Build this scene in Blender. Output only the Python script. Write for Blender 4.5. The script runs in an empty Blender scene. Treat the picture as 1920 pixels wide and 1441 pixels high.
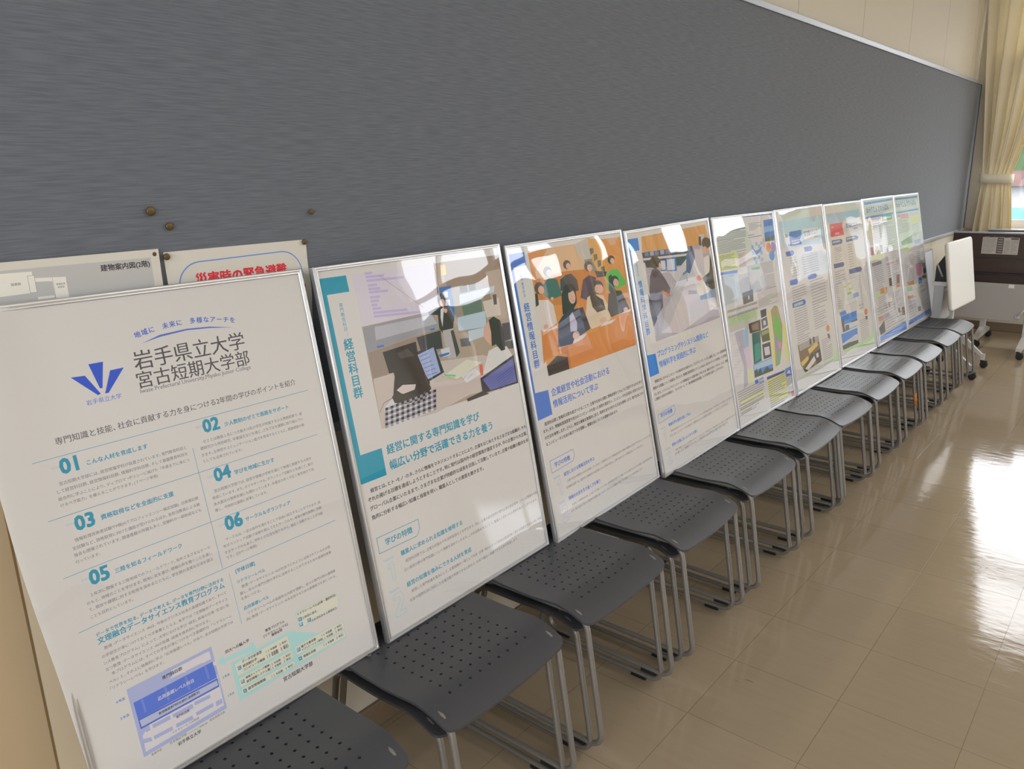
import bpy, bmesh, math, random
from mathutils import Vector, Matrix, noise
from mathutils.geometry import delaunay_2d_cdt
PI = math.pi
SC = bpy.context.scene
COL = SC.collection

# ------------------------------------------------------------------ camera, world, light, exposure
# room frame: board face at x=0, +x into the room, +y along the board towards the window wall, floor z=0
cd = bpy.data.cameras.new('camera'); cam = bpy.data.objects.new('camera', cd); COL.objects.link(cam)
cd.sensor_width = 36.0; cd.lens = 1457.1 / 1920 * 36.0; cd.clip_start = .02; cd.clip_end = 500
CR, CU, CF = (Vector((.76681, .64148, -.02245)), Vector((-.15110, .21438, .96499)), Vector((-.62384, .73657, -.26132)))
cam.matrix_world = Matrix(((CR.x, CU.x, -CF.x, 1.42467), (CR.y, CU.y, -CF.y, 0), (CR.z, CU.z, -CF.z, 1.43007), (0, 0, 0, 1)))
SC.camera = cam

w = bpy.data.worlds.new('overcast_sky'); SC.world = w; w.use_nodes = True
nt = w.node_tree; bg = nt.nodes['Background']
tc = nt.nodes.new('ShaderNodeTexCoord'); sx = nt.nodes.new('ShaderNodeSeparateXYZ'); cr = nt.nodes.new('ShaderNodeValToRGB')
nt.links.new(tc.outputs['Generated'], sx.inputs[0]); nt.links.new(sx.outputs['Z'], cr.inputs[0]); nt.links.new(cr.outputs[0], bg.inputs[0])
cr.color_ramp.elements[0].position = 0.0; cr.color_ramp.elements[0].color = (.80, .86, .95, 1)
cr.color_ramp.elements[1].position = .6; cr.color_ramp.elements[1].color = (1.0, 1.0, 1.0, 1)
bg.inputs['Strength'].default_value = 2.7

def portal(name, loc, rot, sx_, sy_):
    l = bpy.data.lights.new(name, 'AREA'); l.shape = 'RECTANGLE'; l.size = sx_; l.size_y = sy_
    l.cycles.is_portal = True
    o = bpy.data.objects.new(name, l); COL.objects.link(o); o.location = loc; o.rotation_euler = rot
    return o
portal('window_portal', (3.8, 8.02, 2.0), (-PI/2, 0, 0), 7.0, 2.1)
portal('added_window_portal', (3.4, -2.72, 1.75), (PI/2, 0, 0), 5.6, 1.7)  # guides daylight through the added near-wall windows

SC.view_settings.view_transform = 'Standard'; SC.view_settings.look = 'None'
SC.view_settings.gamma = 1; SC.view_settings.use_curve_mapping = False
SC.view_settings.exposure = 1.68
SC.cycles.use_denoising = True
SC.cycles.max_bounces = 10; SC.cycles.diffuse_bounces = 5; SC.cycles.glossy_bounces = 5; SC.cycles.transparent_max_bounces = 12
SC.cycles.sample_clamp_indirect = 6; SC.cycles.caustics_reflective = False; SC.cycles.caustics_refractive = False

# ------------------------------------------------------------------ materials
def lin(h):
    r = []
    for i in (0, 2, 4):
        c = int(h[i:i+2], 16) / 255
        r.append(c / 12.92 if c <= .04045 else ((c + .055) / 1.055) ** 2.4)
    return r
def mat(name, col, rough=.5, metal=0., coat=0., spec=.5, bump=None, var=None, sheen=0.):
    """bump=(scale xyz, strength, distance); var=(scale xyz, amount)"""
    m = bpy.data.materials.new(name); m.use_nodes = True
    n = m.node_tree; b = n.nodes['Principled BSDF']
    c = lin(col) if isinstance(col, str) else col
    b.inputs['Base Color'].default_value = (*c, 1); b.inputs['Roughness'].default_value = rough
    b.inputs['Metallic'].default_value = metal; b.inputs['Coat Weight'].default_value = coat
    b.inputs['Specular IOR Level'].default_value = spec; b.inputs['Sheen Weight'].default_value = sheen
    if bump or var:
        t = n.nodes.new('ShaderNodeTexCoord')
    if bump:
        mp = n.nodes.new('ShaderNodeMapping'); mp.inputs['Scale'].default_value = bump[0]
        nz = n.nodes.new('ShaderNodeTexNoise'); nz.inputs['Scale'].default_value = 1; nz.inputs['Detail'].default_value = 3
        bp = n.nodes.new('ShaderNodeBump'); bp.inputs['Strength'].default_value = bump[1]; bp.inputs['Distance'].default_value = bump[2]
        n.links.new(t.outputs['Object'], mp.inputs[0]); n.links.new(mp.outputs[0], nz.inputs[0])
        n.links.new(nz.outputs[0], bp.inputs['Height']); n.links.new(bp.outputs[0], b.inputs['Normal'])
    if var:
        mp = n.nodes.new('ShaderNodeMapping'); mp.inputs['Scale'].default_value = var[0]
        nz = n.nodes.new('ShaderNodeTexNoise'); nz.inputs['Scale'].default_value = 1; nz.inputs['Detail'].default_value = 4
        mx = n.nodes.new('ShaderNodeMix'); mx.data_type = 'RGBA'
        mx.inputs[6].default_value = (*[x * (1 - var[1]) for x in c], 1); mx.inputs[7].default_value = (*[min(1, x * (1 + var[1])) for x in c], 1)
        n.links.new(t.outputs['Object'], mp.inputs[0]); n.links.new(mp.outputs[0], nz.inputs[0])
        n.links.new(nz.outputs[0], mx.inputs[0]); n.links.new(mx.outputs[2], b.inputs['Base Color'])
    return m
M = {}
M['alu'] = mat('silver_aluminium', (.72, .72, .73), .32, .85)
M['alu_soft'] = mat('satin_aluminium', (.46, .48, .52), .45, .6)
M['tube'] = mat('silver_painted_steel', (.25, .235, .215), .38, .45)
M['seat'] = mat('dark_grey_plastic', (.050, .051, .057), .42, 0, spec=.6, bump=((420, 420, 420), .12, .0006))
M['black'] = mat('black_plastic', (.012, .012, .013), .5)
M['rubber'] = mat('black_rubber', (.02, .02, .021), .7)
M['white'] = mat('white_laminate', (.80, .80, .77), .4)
M['edge'] = mat('pale_edging', (.62, .60, .54), .5)
M['lightsteel'] = mat('light_grey_steel', (.58, .58, .57), .4, .1)
M['modesty'] = mat('warm_grey_panel', (.40, .38, .365), .55)
M['brown'] = mat('dark_brown_laminate', (.045, .022, .013), .45, var=((4, 60, 60), .35))
M['wall'] = mat('cream_wall_paint', (.66, .605, .50), .75, bump=((60, 60, 60), .08, .002))
M['ceil'] = mat('white_ceiling', (.74, .73, .70), .9)
M['skirt'] = mat('brown_vinyl_skirting', (.20, .145, .095), .45)
M['frame_paint'] = mat('white_window_frame', (.78, .78, .76), .4)
M['sill'] = mat('pinkish_wood_sill', (.42, .30, .24), .45)
M['curtain'] = mat('cream_curtain_cloth', (.87, .80, .635), .9, sheen=.2, bump=((300, 300, 300), .25, .001), var=((3, 3, 1), .06))
M['tie'] = mat('cream_band_cloth', (.90, .83, .64), .9, bump=((300, 300, 300), .25, .001))
M['edgedark'] = mat('dark_bronze_edging', (.10, .10, .105), .5, .3)
M['backing'] = mat('grey_backing_board', (.40, .40, .40), .8)
M['brass'] = mat('dull_brass', (.15, .10, .045), .42, .7)
M['ring'] = mat('cloudy_plastic_ring', (.12, .11, .09), .35)
M['orange'] = mat('orange_tape', (.65, .22, .03), .6)
M['greyblue'] = mat('pale_blue_grey_panel', (.55, .58, .64), .5)
M['paper'] = mat('cream_paper', (.74, .70, .60), .85)
M['leaf'] = mat('tree_leaves', (.035, .06, .028), .9, spec=0, var=((2, 2, 2), .6))
M['hill'] = mat('wooded_hill', (.032, .052, .028), .95, spec=0, var=((.25, .25, .25), .6))
M['ground'] = mat('asphalt_yard', (.06, .06, .06), .9, spec=0)
M['bwall'] = mat('white_building_wall', (.30, .30, .30), .8, spec=0)
M['roof'] = mat('faded_red_roof', (.075, .048, .048), .8, spec=0)
M['cyan'] = mat('turquoise_sheet', (.06, .135, .13), .6, spec=0)
M['bglass'] = mat('dark_building_glass', (.12, .14, .16), .15)

def translucent(m, col, f):
    n = m.node_tree; o = n.nodes['Material Output']; b = n.nodes['Principled BSDF']; t = n.nodes.new('ShaderNodeBsdfTranslucent'); x = n.nodes.new('ShaderNodeMixShader')
    t.inputs[0].default_value = (*col, 1); x.inputs[0].default_value = f
    n.links.new(b.outputs[0], x.inputs[1]); n.links.new(t.outputs[0], x.inputs[2]); n.links.new(x.outputs[0], o.inputs[0])
translucent(M['curtain'], (.86, .79, .60), .30)
def board_fabric():
    m = bpy.data.materials.new('blue_grey_ribbed_fabric'); m.use_nodes = True; n = m.node_tree; b = n.nodes['Principled BSDF']
    b.inputs['Roughness'].default_value = .85; b.inputs['Specular IOR Level'].default_value = .3; b.inputs['Sheen Weight'].default_value = .15
    t = n.nodes.new('ShaderNodeTexCoord')
    def nz(sc, det=2):
        mp = n.nodes.new('ShaderNodeMapping'); mp.inputs['Scale'].default_value = sc
        z = n.nodes.new('ShaderNodeTexNoise'); z.inputs['Scale'].default_value = 1; z.inputs['Detail'].default_value = det
        n.links.new(t.outputs['Object'], mp.inputs[0]); n.links.new(mp.outputs[0], z.inputs[0]); return z.outputs[0]
    rib = nz((1, 16, 400), 1); big = nz((1, .7, .9), 1)
    r1 = n.nodes.new('ShaderNodeValToRGB'); r1.color_ramp.elements[0].position = .36; r1.color_ramp.elements[1].position = .66
    r1.color_ramp.elements[0].color = (.128, .140, .161, 1); r1.color_ramp.elements[1].color = (.164, .178, .203, 1)
    n.links.new(rib, r1.inputs[0])
    hv = n.nodes.new('ShaderNodeHueSaturation'); mr = n.nodes.new('ShaderNodeMapRange'); mr.inputs[3].default_value = .96; mr.inputs[4].default_value = 1.04
    n.links.new(big, mr.inputs[0]); n.links.new(mr.outputs[0], hv.inputs['Value']); n.links.new(r1.outputs[0], hv.inputs['Color'])
    n.links.new(hv.outputs[0], b.inputs['Base Color'])
    bp = n.nodes.new('ShaderNodeBump'); bp.inputs['Strength'].default_value = .4; bp.inputs['Distance'].default_value = .0009
    n.links.new(rib, bp.inputs['Height']); n.links.new(bp.outputs[0], b.inputs['Normal'])
    return m
M['fabric'] = board_fabric()

def floor_vinyl():
    m = bpy.data.materials.new('waxed_beige_vinyl_tiles'); m.use_nodes = True; n = m.node_tree; b = n.nodes['Principled BSDF']
    t = n.nodes.new('ShaderNodeTexCoord')
    mp = n.nodes.new('ShaderNodeMapping'); mp.inputs['Location'].default_value = (-.603, -1.982, 0)
    br = n.nodes.new('ShaderNodeTexBrick'); br.offset = 0; br.squash = 1
    br.inputs['Scale'].default_value = 1; br.inputs['Brick Width'].default_value = .303; br.inputs['Row Height'].default_value = .303
    br.inputs['Mortar Size'].default_value = .0011; br.inputs['Mortar Smooth'].default_value = .3; br.inputs['Bias'].default_value = 0
    br.inputs['Color1'].default_value = (.33, .262, .178, 1); br.inputs['Color2'].default_value = (.35, .278, .190, 1); br.inputs['Mortar'].default_value = (.215, .16, .10, 1)
    n.links.new(t.outputs['Object'], mp.inputs[0]); n.links.new(mp.outputs[0], br.inputs[0])
    def nz(sc, det=3, rot=0):
        q = n.nodes.new('ShaderNodeMapping'); q.inputs['Scale'].default_value = sc; q.inputs['Rotation'].default_value = (0, 0, rot)
        z = n.nodes.new('ShaderNodeTexNoise'); z.inputs['Scale'].default_value = 1; z.inputs['Detail'].default_value = det
        n.links.new(t.outputs['Object'], q.inputs[0]); n.links.new(q.outputs[0], z.inputs[0]); return z.outputs[0]
    # marbled streaks in the tile and a few dark scuffs
    st = nz((6, 45, 1), 4); mx = n.nodes.new('ShaderNodeMix'); mx.data_type = 'RGBA'; mx.blend_type = 'MULTIPLY'; mx.inputs[0].default_value = 1
    r = n.nodes.new('ShaderNodeValToRGB'); r.color_ramp.elements[0].position = .25; r.color_ramp.elements[0].color = (.95, .945, .935, 1); r.color_ramp.elements[1].position = .65; r.color_ramp.elements[1].color = (1, 1, 1, 1)
    n.links.new(st, r.inputs[0]); n.links.new(br.outputs[0], mx.inputs[6]); n.links.new(r.outputs[0], mx.inputs[7])
    sc_ = nz((9, 60, 1), 5, .5); r2 = n.nodes.new('ShaderNodeValToRGB'); r2.color_ramp.elements[0].position = .235; r2.color_ramp.elements[0].color = (.45, .38, .3, 1); r2.color_ramp.elements[1].position = .275; r2.color_ramp.elements[1].color = (1, 1, 1, 1)
    mx2 = n.nodes.new('ShaderNodeMix'); mx2.data_type = 'RGBA'; mx2.blend_type = 'MULTIPLY'; mx2.inputs[0].default_value = 1
    n.links.new(sc_, r2.inputs[0]); n.links.new(mx.outputs[2], mx2.inputs[6]); n.links.new(r2.outputs[0], mx2.inputs[7]); n.links.new(mx2.outputs[2], b.inputs['Base Color'])
    b.inputs['Roughness'].default_value = .16; b.inputs['Specular IOR Level'].default_value = .5
    rr = nz((14, 70, 1), 4); mr = n.nodes.new('ShaderNodeMapRange'); mr.inputs[1].default_value = .3; mr.inputs[2].default_value = .75; mr.inputs[3].default_value = .05; mr.inputs[4].default_value = .15
    n.links.new(rr, mr.inputs[0]); n.links.new(mr.outputs[0], b.inputs['Roughness'])
    b1 = n.nodes.new('ShaderNodeBump'); b1.inputs['Strength'].default_value = .16; b1.inputs['Distance'].default_value = .003
    n.links.new(nz((10, 26, 1), 3), b1.inputs['Height'])
    b2 = n.nodes.new('ShaderNodeBump'); b2.inputs['Strength'].default_value = .35; b2.inputs['Distance'].default_value = .001; b2.invert = True
    n.links.new(br.outputs['Fac'], b2.inputs['Height']); n.links.new(b1.outputs[0], b2.inputs['Normal']); n.links.new(b2.outputs[0], b.inputs['Normal'])
    return m
M['floor'] = floor_vinyl()

def panelled_wall():
    """cream painted panels with fine vertical joints every .94 m (the upper and lower rows are set out differently)"""
    m = M['wall'].copy(); m.name = 'cream_wall_panels'; n = m.node_tree; b = n.nodes['Principled BSDF']
    t = n.nodes.new('ShaderNodeTexCoord'); s = n.nodes.new('ShaderNodeSeparateXYZ'); n.links.new(t.outputs['Object'], s.inputs[0])
    def mth(op, a, bb=None, c=None):
        q = n.nodes.new('ShaderNodeMath'); q.operation = op
        for i, v in enumerate((a, bb, c)):
            if v is None: continue
            if isinstance(v, (int, float)): q.inputs[i].default_value = v
            else: n.links.new(v, q.inputs[i])
        return q.outputs[0]
    low = mth('LESS_THAN', s.outputs['Z'], 1.5)
    y = mth('ADD', mth('ADD', s.outputs['Y'], 5.64 - 3.78), mth('MULTIPLY', low, 3.78 - 3.11))
    d = mth('ABSOLUTE', mth('SUBTRACT', mth('MODULO', mth('ADD', y, .47), .94), .47))
    g = mth('LESS_THAN', d, .0022)
    mx = n.nodes.new('ShaderNodeMix'); mx.data_type = 'RGBA'
    mx.inputs[6].default_value = b.inputs['Base Color'].default_value[:]; mx.inputs[7].default_value = (.21, .17, .12, 1)
    n.links.new(g, mx.inputs[0]); n.links.new(mx.outputs[2], b.inputs['Base Color'])
    return m
M['wallpanel'] = panelled_wall()

def print_ink():
    m = bpy.data.materials.new('printed_paper'); m.use_nodes = True; n = m.node_tree; b = n.nodes['Principled BSDF']
    a = n.nodes.new('ShaderNodeAttribute'); a.attribute_name = 'ink'
    n.links.new(a.outputs['Color'], b.inputs['Base Color']); b.inputs['Roughness'].default_value = .7; b.inputs['Specular IOR Level'].default_value = .25
    return m
M['print'] = print_ink()

def clear_sheet(name, ior, gain, bump=None):
    m = bpy.data.materials.new(name); m.use_nodes = True; n = m.node_tree; n.nodes.clear()
    o = n.nodes.new('ShaderNodeOutputMaterial'); mx = n.nodes.new('ShaderNodeMixShader'); tr = n.nodes.new('ShaderNodeBsdfTransparent'); gl = n.nodes.new('ShaderNodeBsdfGlossy')
    fr = n.nodes.new('ShaderNodeFresnel'); ge = n.nodes.new('ShaderNodeNewGeometry'); mr = n.nodes.new('ShaderNodeMapRange')   # thin pane: the same reflection from either face
    mr.inputs[3].default_value = ior; mr.inputs[4].default_value = 1/ior; n.links.new(ge.outputs['Backfacing'], mr.inputs[0]); n.links.new(mr.outputs[0], fr.inputs['IOR'])
    mu = n.nodes.new('ShaderNodeMath'); mu.operation = 'MULTIPLY'; mu.use_clamp = True; mu.inputs[1].default_value = gain
    gl.inputs['Roughness'].default_value = .015; gl.inputs['Color'].default_value = (1, 1, 1, 1); tr.inputs['Color'].default_value = (.97, .97, .97, 1)
    n.links.new(fr.outputs[0], mu.inputs[0]); n.links.new(mu.outputs[0], mx.inputs[0]); n.links.new(tr.outputs[0], mx.inputs[1]); n.links.new(gl.outputs[0], mx.inputs[2]); n.links.new(mx.outputs[0], o.inputs[0])
    return m
M['acrylic'] = clear_sheet('clear_acrylic', 1.49, 1.5)
M['glass'] = clear_sheet('window_glass', 1.5, .55)

# ------------------------------------------------------------------ builders
def tag(o, label=None, cat=None, group=None, kind=None):
    for k, v in (('label', label), ('category', cat), ('group', group), ('kind', kind)):
        if v: o[k] = v
    return o
def empty(name, loc=(0, 0, 0), rz=0, mtx=None):
    o = bpy.data.objects.new(name, None); COL.objects.link(o); o.empty_display_size = .1
    if mtx is not None: o.matrix_world = mtx
    else: o.location = loc; o.rotation_euler = (0, 0, rz)
    return o
def link(name, me, mats, parent=None, smooth=False):
    for m in (mats if isinstance(mats, (list, tuple)) else [mats]): me.materials.append(m)
    if smooth:
        for p in me.polygons: p.use_smooth = True
    o = bpy.data.objects.new(name, me); COL.objects.link(o)
    if parent: o.parent = parent
    return o
class MB:
    def __init__(s): s.bm = bmesh.new()
    def box(s, x0, x1, y0, y1, z0, z1, bev=0, seg=2, mtx=None):
        r = bmesh.ops.create_cube(s.bm, size=1); vs = r['verts']
        for v in vs: v.co = Vector(((x0+x1)/2 + v.co.x*(x1-x0), (y0+y1)/2 + v.co.y*(y1-y0), (z0+z1)/2 + v.co.z*(z1-z0)))
        if bev:
            es = {e for v in vs for e in v.link_edges}
            q = bmesh.ops.bevel(s.bm, geom=list(es), offset=bev, segments=seg, affect='EDGES', profile=.5)
            vs = list({v for f in q['faces'] for v in f.verts} | {v for v in vs if v.is_valid})
        if mtx: 
            for v in vs: v.co = mtx @ v.co
        return s
    def tube(s, pts, r, closed=False, n=10, caps=True):
        pts = [Vector(p) for p in pts]; N = len(pts); rings = []
        up = None
        for i, p in enumerate(pts):
            a = pts[(i-1) % N] if closed or i > 0 else p; b = pts[(i+1) % N] if closed or i < N-1 else p
            t = (b - a).normalized()
            if up is None:
                up = t.orthogonal().normalized()
            up = (up - t * up.dot(t)).normalized(); sd = t.cross(up)
            rr = r[i] if isinstance(r, (list, tuple)) else r
            rings.append([s.bm.verts.new(p + rr * (math.cos(2*PI*k/n) * up + math.sin(2*PI*k/n) * sd)) for k in range(n)])
        for i in range(N if closed else N-1):
            A, B = rings[i], rings[(i+1) % N]
            off = 0
            if closed and i == N-1:
                off = min(range(n), key=lambda o: sum((A[k].co - B[(k+o) % n].co).length for k in range(n)))
            for k in range(n):
                s.bm.faces.new((A[k], A[(k+1) % n], B[(k+1+off) % n], B[(k+off) % n]))
        if caps and not closed:
            s.bm.faces.new(rings[0][::-1]); s.bm.faces.new(rings[-1])
        return s
    def prism(s, poly, d0, d1, ax):
        """extrude a 2D outline between d0 and d1 along axis ax (0,1,2); outline in the remaining two axes in order"""
        def P(a, b, d):
            l = [a, b]; l.insert(ax, d); return s.bm.verts.new(l)
        A = [P(a, b, d0) for a, b in poly]; B = [P(a, b, d1) for a, b in poly]; n = len(A)
        s.bm.faces.new(A); s.bm.faces.new(B[::-1])
        for i in range(n): s.bm.faces.new((A[i], B[i], B[(i+1) % n], A[(i+1) % n]))
        return s
    def lathe(s, prof, n=24, axis=(0, 0, 1), org=(0, 0, 0)):
        ax = Vector(axis).normalized(); e = ax.orthogonal().normalized(); f = ax.cross(e); o = Vector(org); rings = []
        for r, h in prof:
            rings.append([s.bm.verts.new(o + ax*h + max(r, 1e-5)*(math.cos(2*PI*k/n)*e + math.sin(2*PI*k/n)*f)) for k in range(n)])
        for A, B in zip(rings, rings[1:]):
            for k in range(n): s.bm.faces.new((A[k], A[(k+1) % n], B[(k+1) % n], B[k]))
        s.bm.faces.new(rings[0][::-1]); s.bm.faces.new(rings[-1]); return s
    def mesh(s, name):
        bmesh.ops.recalc_face_normals(s.bm, faces=s.bm.faces[:])
        me = bpy.data.meshes.new(name); s.bm.to_mesh(me); s.bm.free(); return me
    def build(s, name, m, parent=None, smooth=False, angle=None):
        me = s.mesh(name); o = link(name, me, m, parent, smooth or angle is not None)
        if angle is not None:
            me.set_sharp_from_angle(angle=angle)
        return o
def fillet(pts, rads, seg=6):
    out = []; N = len(pts); P = [Vector(p) for p in pts]
    for i in range(N):
        p, a, b = P[i], P[i-1], P[(i+1) % N]; r = rads[i]
        u, v = (a-p).normalized(), (b-p).normalized(); th = u.angle(v); d = r / math.tan(th/2)
        c = p + (u+v).normalized() * (r / math.sin(th/2)); s0, s1 = p+u*d-c, p+v*d-c
        w_ = s0.angle(s1)
        for k in range(seg+1):
            t = k/seg; out.append(c + (math.sin((1-t)*w_)*s0 + math.sin(t*w_)*s1) / math.sin(w_))
    return out
def dup(o, parent=None):
    c = o.copy(); COL.objects.link(c)
    if parent: c.parent = parent
    for ch in list(o.children): dup(ch, c)
    return c
# ------------------------------------------------------------------ the setting
def struct(name, mb, m, **k): return tag(mb.build(name, m, **k), kind='structure')
WX = -.03; YE = 7.90; XR = 7.6; YN = -2.6; ZC = 3.35
struct('floor', MB().box(-.25, XR+.2, YN-.2, YE+.2, -.12, 0), M['floor'])
struct('ceiling', MB().box(-.25, XR+.2, YN-.2, YE+.2, ZC, ZC+.12), M['ceil'])
struct('wall_left', MB().box(WX-.2, WX, YN-.2, YE+.2, 0, ZC), M['wallpanel'])
struct('wall_right', MB().box(XR, XR+.2, YN-.2, YE+.2, 0, ZC), M['wall'])
WL, WR, WB, WT = .12, 7.32, .915, 3.05
struct('wall_end', MB().box(WX, WL, YE, YE+.2, 0, ZC).box(WR, XR, YE, YE+.2, 0, ZC).box(WL, WR, YE, YE+.2, 0, WB-.09).box(WL, WR, YE, YE+.2, WT, ZC), M['wall'])
struct('wall_near', MB().box(WX, .6, YN-.2, YN, 0, ZC).box(6.2, XR, YN-.2, YN, 0, ZC).box(.6, 6.2, YN-.2, YN, 0, .9).box(.6, 6.2, YN-.2, YN, 2.6, ZC), M['wall'])
struct('baseboard_left', MB().box(WX, WX+.012, YN, YE, 0, .075, .003), M['skirt'])
struct('baseboard_end', MB().box(WX+.012, XR, YE-.012, YE, 0, .075, .003), M['skirt'])
struct('baseboard_right', MB().box(XR-.012, XR, YN, YE-.012, 0, .075, .003), M['skirt'])
struct('trim_1', MB().box(WX+.02, WR+.1, YE-.06, YE+.12, WB-.09, WB-.03, .006), M['sill'])          # window board
# four window units in the end wall, each a white frame with a transom and two sliding sashes
def window(name, x0, x1, y0, y1, z0, z1, tr):
    f = MB(); d = .055
    f.box(x0, x1, y0, y1, z0-.03, z0+.004).box(x0, x1, y0, y1, z1-.05, z1).box(x0, x0+d, y0, y1, z0+.004, z1-.05).box(x1-d, x1, y0, y1, z0+.004, z1-.05)
    f.box(x0+d, x1-d, y0, y1, tr-.03, tr+.03)
    root = struct(name, f, M['frame_paint'])
    xm = (x0+x1)/2; ym = (y0+y1)/2
    for a, b, yy in ((x0+d, xm+.025, ym-.015), (xm-.025, x1-d, ym+.015)):
        s = MB()
        s.box(a, b, yy-.012, yy+.012, z0+.004, z0+.04).box(a, b, yy-.012, yy+.012, tr-.075, tr-.03).box(a, a+.05, yy-.012, yy+.012, z0+.04, tr-.075).box(b-.05, b, yy-.012, yy+.012, z0+.04, tr-.075)
        so = s.build('sash', M['frame_paint'], root)
        MB().box(a+.05, b-.05, yy-.002, yy+.002, z0+.04, tr-.075).build('window_pane', M['glass'], so)
    MB().box(xm-.02, xm+.02, y0, y1, tr+.03, z1-.05).build('transom_bar', M['frame_paint'], root)
    MB().box(x0+d, xm-.02, ym-.002, ym+.002, tr+.03, z1-.05).build('transom_pane', M['glass'], root)
    MB().box(xm+.02, x1-d, ym-.002, ym+.002, tr+.03, z1-.05).build('transom_pane', M['glass'], root)
NW = 4; ww = (WR-WL)/NW
for i in range(NW): window('window_%d' % (i+1), WL+i*ww, WL+(i+1)*ww, YE+.06, YE+.14, WB, WT, 2.3)
for i in range(3): window('window_%d' % (NW+1+i), .6+i*5.6/3, .6+(i+1)*5.6/3, YN-.14, YN-.06, .93, 2.6, 2.05)  # unseen windows behind the camera, added to light the near end

# ------------------------------------------------------------------ outside
struct('ground_outside', MB().box(-80, 120, YE+.4, 160, -4.2, -4.0), M['ground'])
hb = MB(); random.seed(4)
gx = [-140 + 7*i for i in range(46)]; gy = [66 + 6*i for i in range(12)]
vv = [[hb.bm.verts.new((x, y, -4 + 19.5*(1-math.exp(-((y-66)/24)**2))*(.92+.20*noise.noise((x*.017, y*.03, 3))) + 2.2*noise.noise((x*.13, y*.13, 1)))) for y in gy] for x in gx]
for i in range(len(gx)-1):
    for j in range(len(gy)-1): hb.bm.faces.new((vv[i][j], vv[i+1][j], vv[i+1][j+1], vv[i][j+1]))
struct('hill', hb, M['hill'], smooth=True)
def house(x, y, w_, d, h, rh, label):
    r = empty('house', (x, y, -4)); tag(r, label, 'house')
    MB().box(-w_/2, w_/2, -d/2, d/2, 0, h).build('walls', M['bwall'], r)
    MB().prism([(-d/2-.5, h), (0, h+rh), (d/2+.5, h)], -w_/2-.4, w_/2+.4, 0).build('roof', M['roof'], r)
    for k in range(max(2, int(w_/2.5))):
        n_ = max(2, int(w_/2.5)); cx = -w_/2 + (k+.5)*w_/n_
        MB().box(cx-.6, cx+.6, -d/2-.05, -d/2+.02, h-2.2, h-.9).build('house_window', M['bglass'], r)
house(-5.2, 44, 9, 7, 4.45, .6, 'white house with faded red roof seen through the window beside the curtain')
sb = empty('school_building', (22.6, 48, -4)); tag(sb, 'long white flat-roofed building with rows of windows outside', 'building')
MB().box(-9, 9, -4, 4, 0, 7.3).build('walls', M['bwall'], sb); MB().box(-9.3, 9.3, -4.3, 4.3, 7.3, 7.7).build('roof_slab', M['bwall'], sb)
for lv in (0.9, 4.4):
    for k in range(9): MB().box(-8.5+k*1.9, -7.1+k*1.9, -4.06, -3.98, lv, lv+2.0).build('building_window', M['bglass'], sb)
house(-19, 50, 9, 7, 4.4, 1.8, 'second white house with red roof, further left outside the window')
sh = empty('shed', (-3.6, 26, -4)); tag(sh, 'low shed with turquoise sheet roof just outside the window', 'shed')
MB().box(-3, 3, -1.5, 1.5, 0, 3.9).build('walls', M['bwall'], sh)
MB().prism([(-1.8, 3.85), (-1.8, 3.94), (1.8, 4.13), (1.8, 4.04)], -3.2, 3.2, 0).build('roof', M['cyan'], sh)
def crown(rad, seed):
    bm = bmesh.new(); bmesh.ops.create_icosphere(bm, subdivisions=4, radius=1)
    for v in bm.verts:
        n_ = v.co.normalized(); k = 1 + .28*noise.noise(n_*2.2+Vector((seed, 0, 0))) + .14*noise.noise(n_*6+Vector((0, seed, 0)))
        v.co = Vector((n_.x*rad*k, n_.y*rad*k, n_.z*rad*1.2*k))
    me = bpy.data.meshes.new('crown'); bm.to_mesh(me); bm.free(); return me
tl = ['left of the nearer white house', 'just right of the nearer white house', 'between the house and the long white building', 'at the near corner of the long white building', 'beyond the far corner of the long white building', 'furthest along past the long white building']
for i, (x, y, r_) in enumerate(((-10.5, 59, 2.4), (1.0, 58, 2.8), (6.2, 55, 1.8), (10.4, 54, 1.8), (36, 54, 2.8), (43, 58, 3.4))):
    t_ = empty('tree', (x, y, -4)); tag(t_, 'round green tree outside the window, ' + tl[i], 'tree', 'trees outside the window')
    MB().tube([(0, 0, 0), (.1, 0, 1.5), (0, .1, 3.2)], [.25, .2, .12]).build('trunk', M['skirt'], t_)
    c_ = link('crown', crown(r_, i*3.1), M['leaf'], t_, True); c_.location = (0, 0, 3+r_)

# ------------------------------------------------------------------ unseen ceiling lights, added to raise the indoor brightness
LL = [('window', 6.1), ('middle', 3.3), ('corridor', .5)]
for lx, side in ((3.2, 'row nearer the notice board'), (5.9, 'row further from the notice board')):
    for nm, ly in LL:
        r = empty('added_ceiling_light', (lx, ly, ZC)); tag(r, 'added unseen ceiling light, %s end of the %s' % (nm, side) if nm != 'middle' else 'added unseen ceiling light, middle of the ' + side, 'ceiling light', 'added ceiling lights')
        MB().prism([(-.14, 0), (.14, 0), (.10, -.05), (-.10, -.05)], -.63, .63, 1).build('housing', M['frame_paint'], r)
        l = bpy.data.lights.new('fill_lamp', 'AREA'); l.shape = 'RECTANGLE'; l.size = .18; l.size_y = 1.2; l.energy = 4.2 if nm == 'corridor' else 9.5; l.color = (1.0, .975, .94)
        lo_ = bpy.data.objects.new('fill_lamp', l); COL.objects.link(lo_); lo_.parent = r; lo_.location = (0, 0, -.055)

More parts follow.
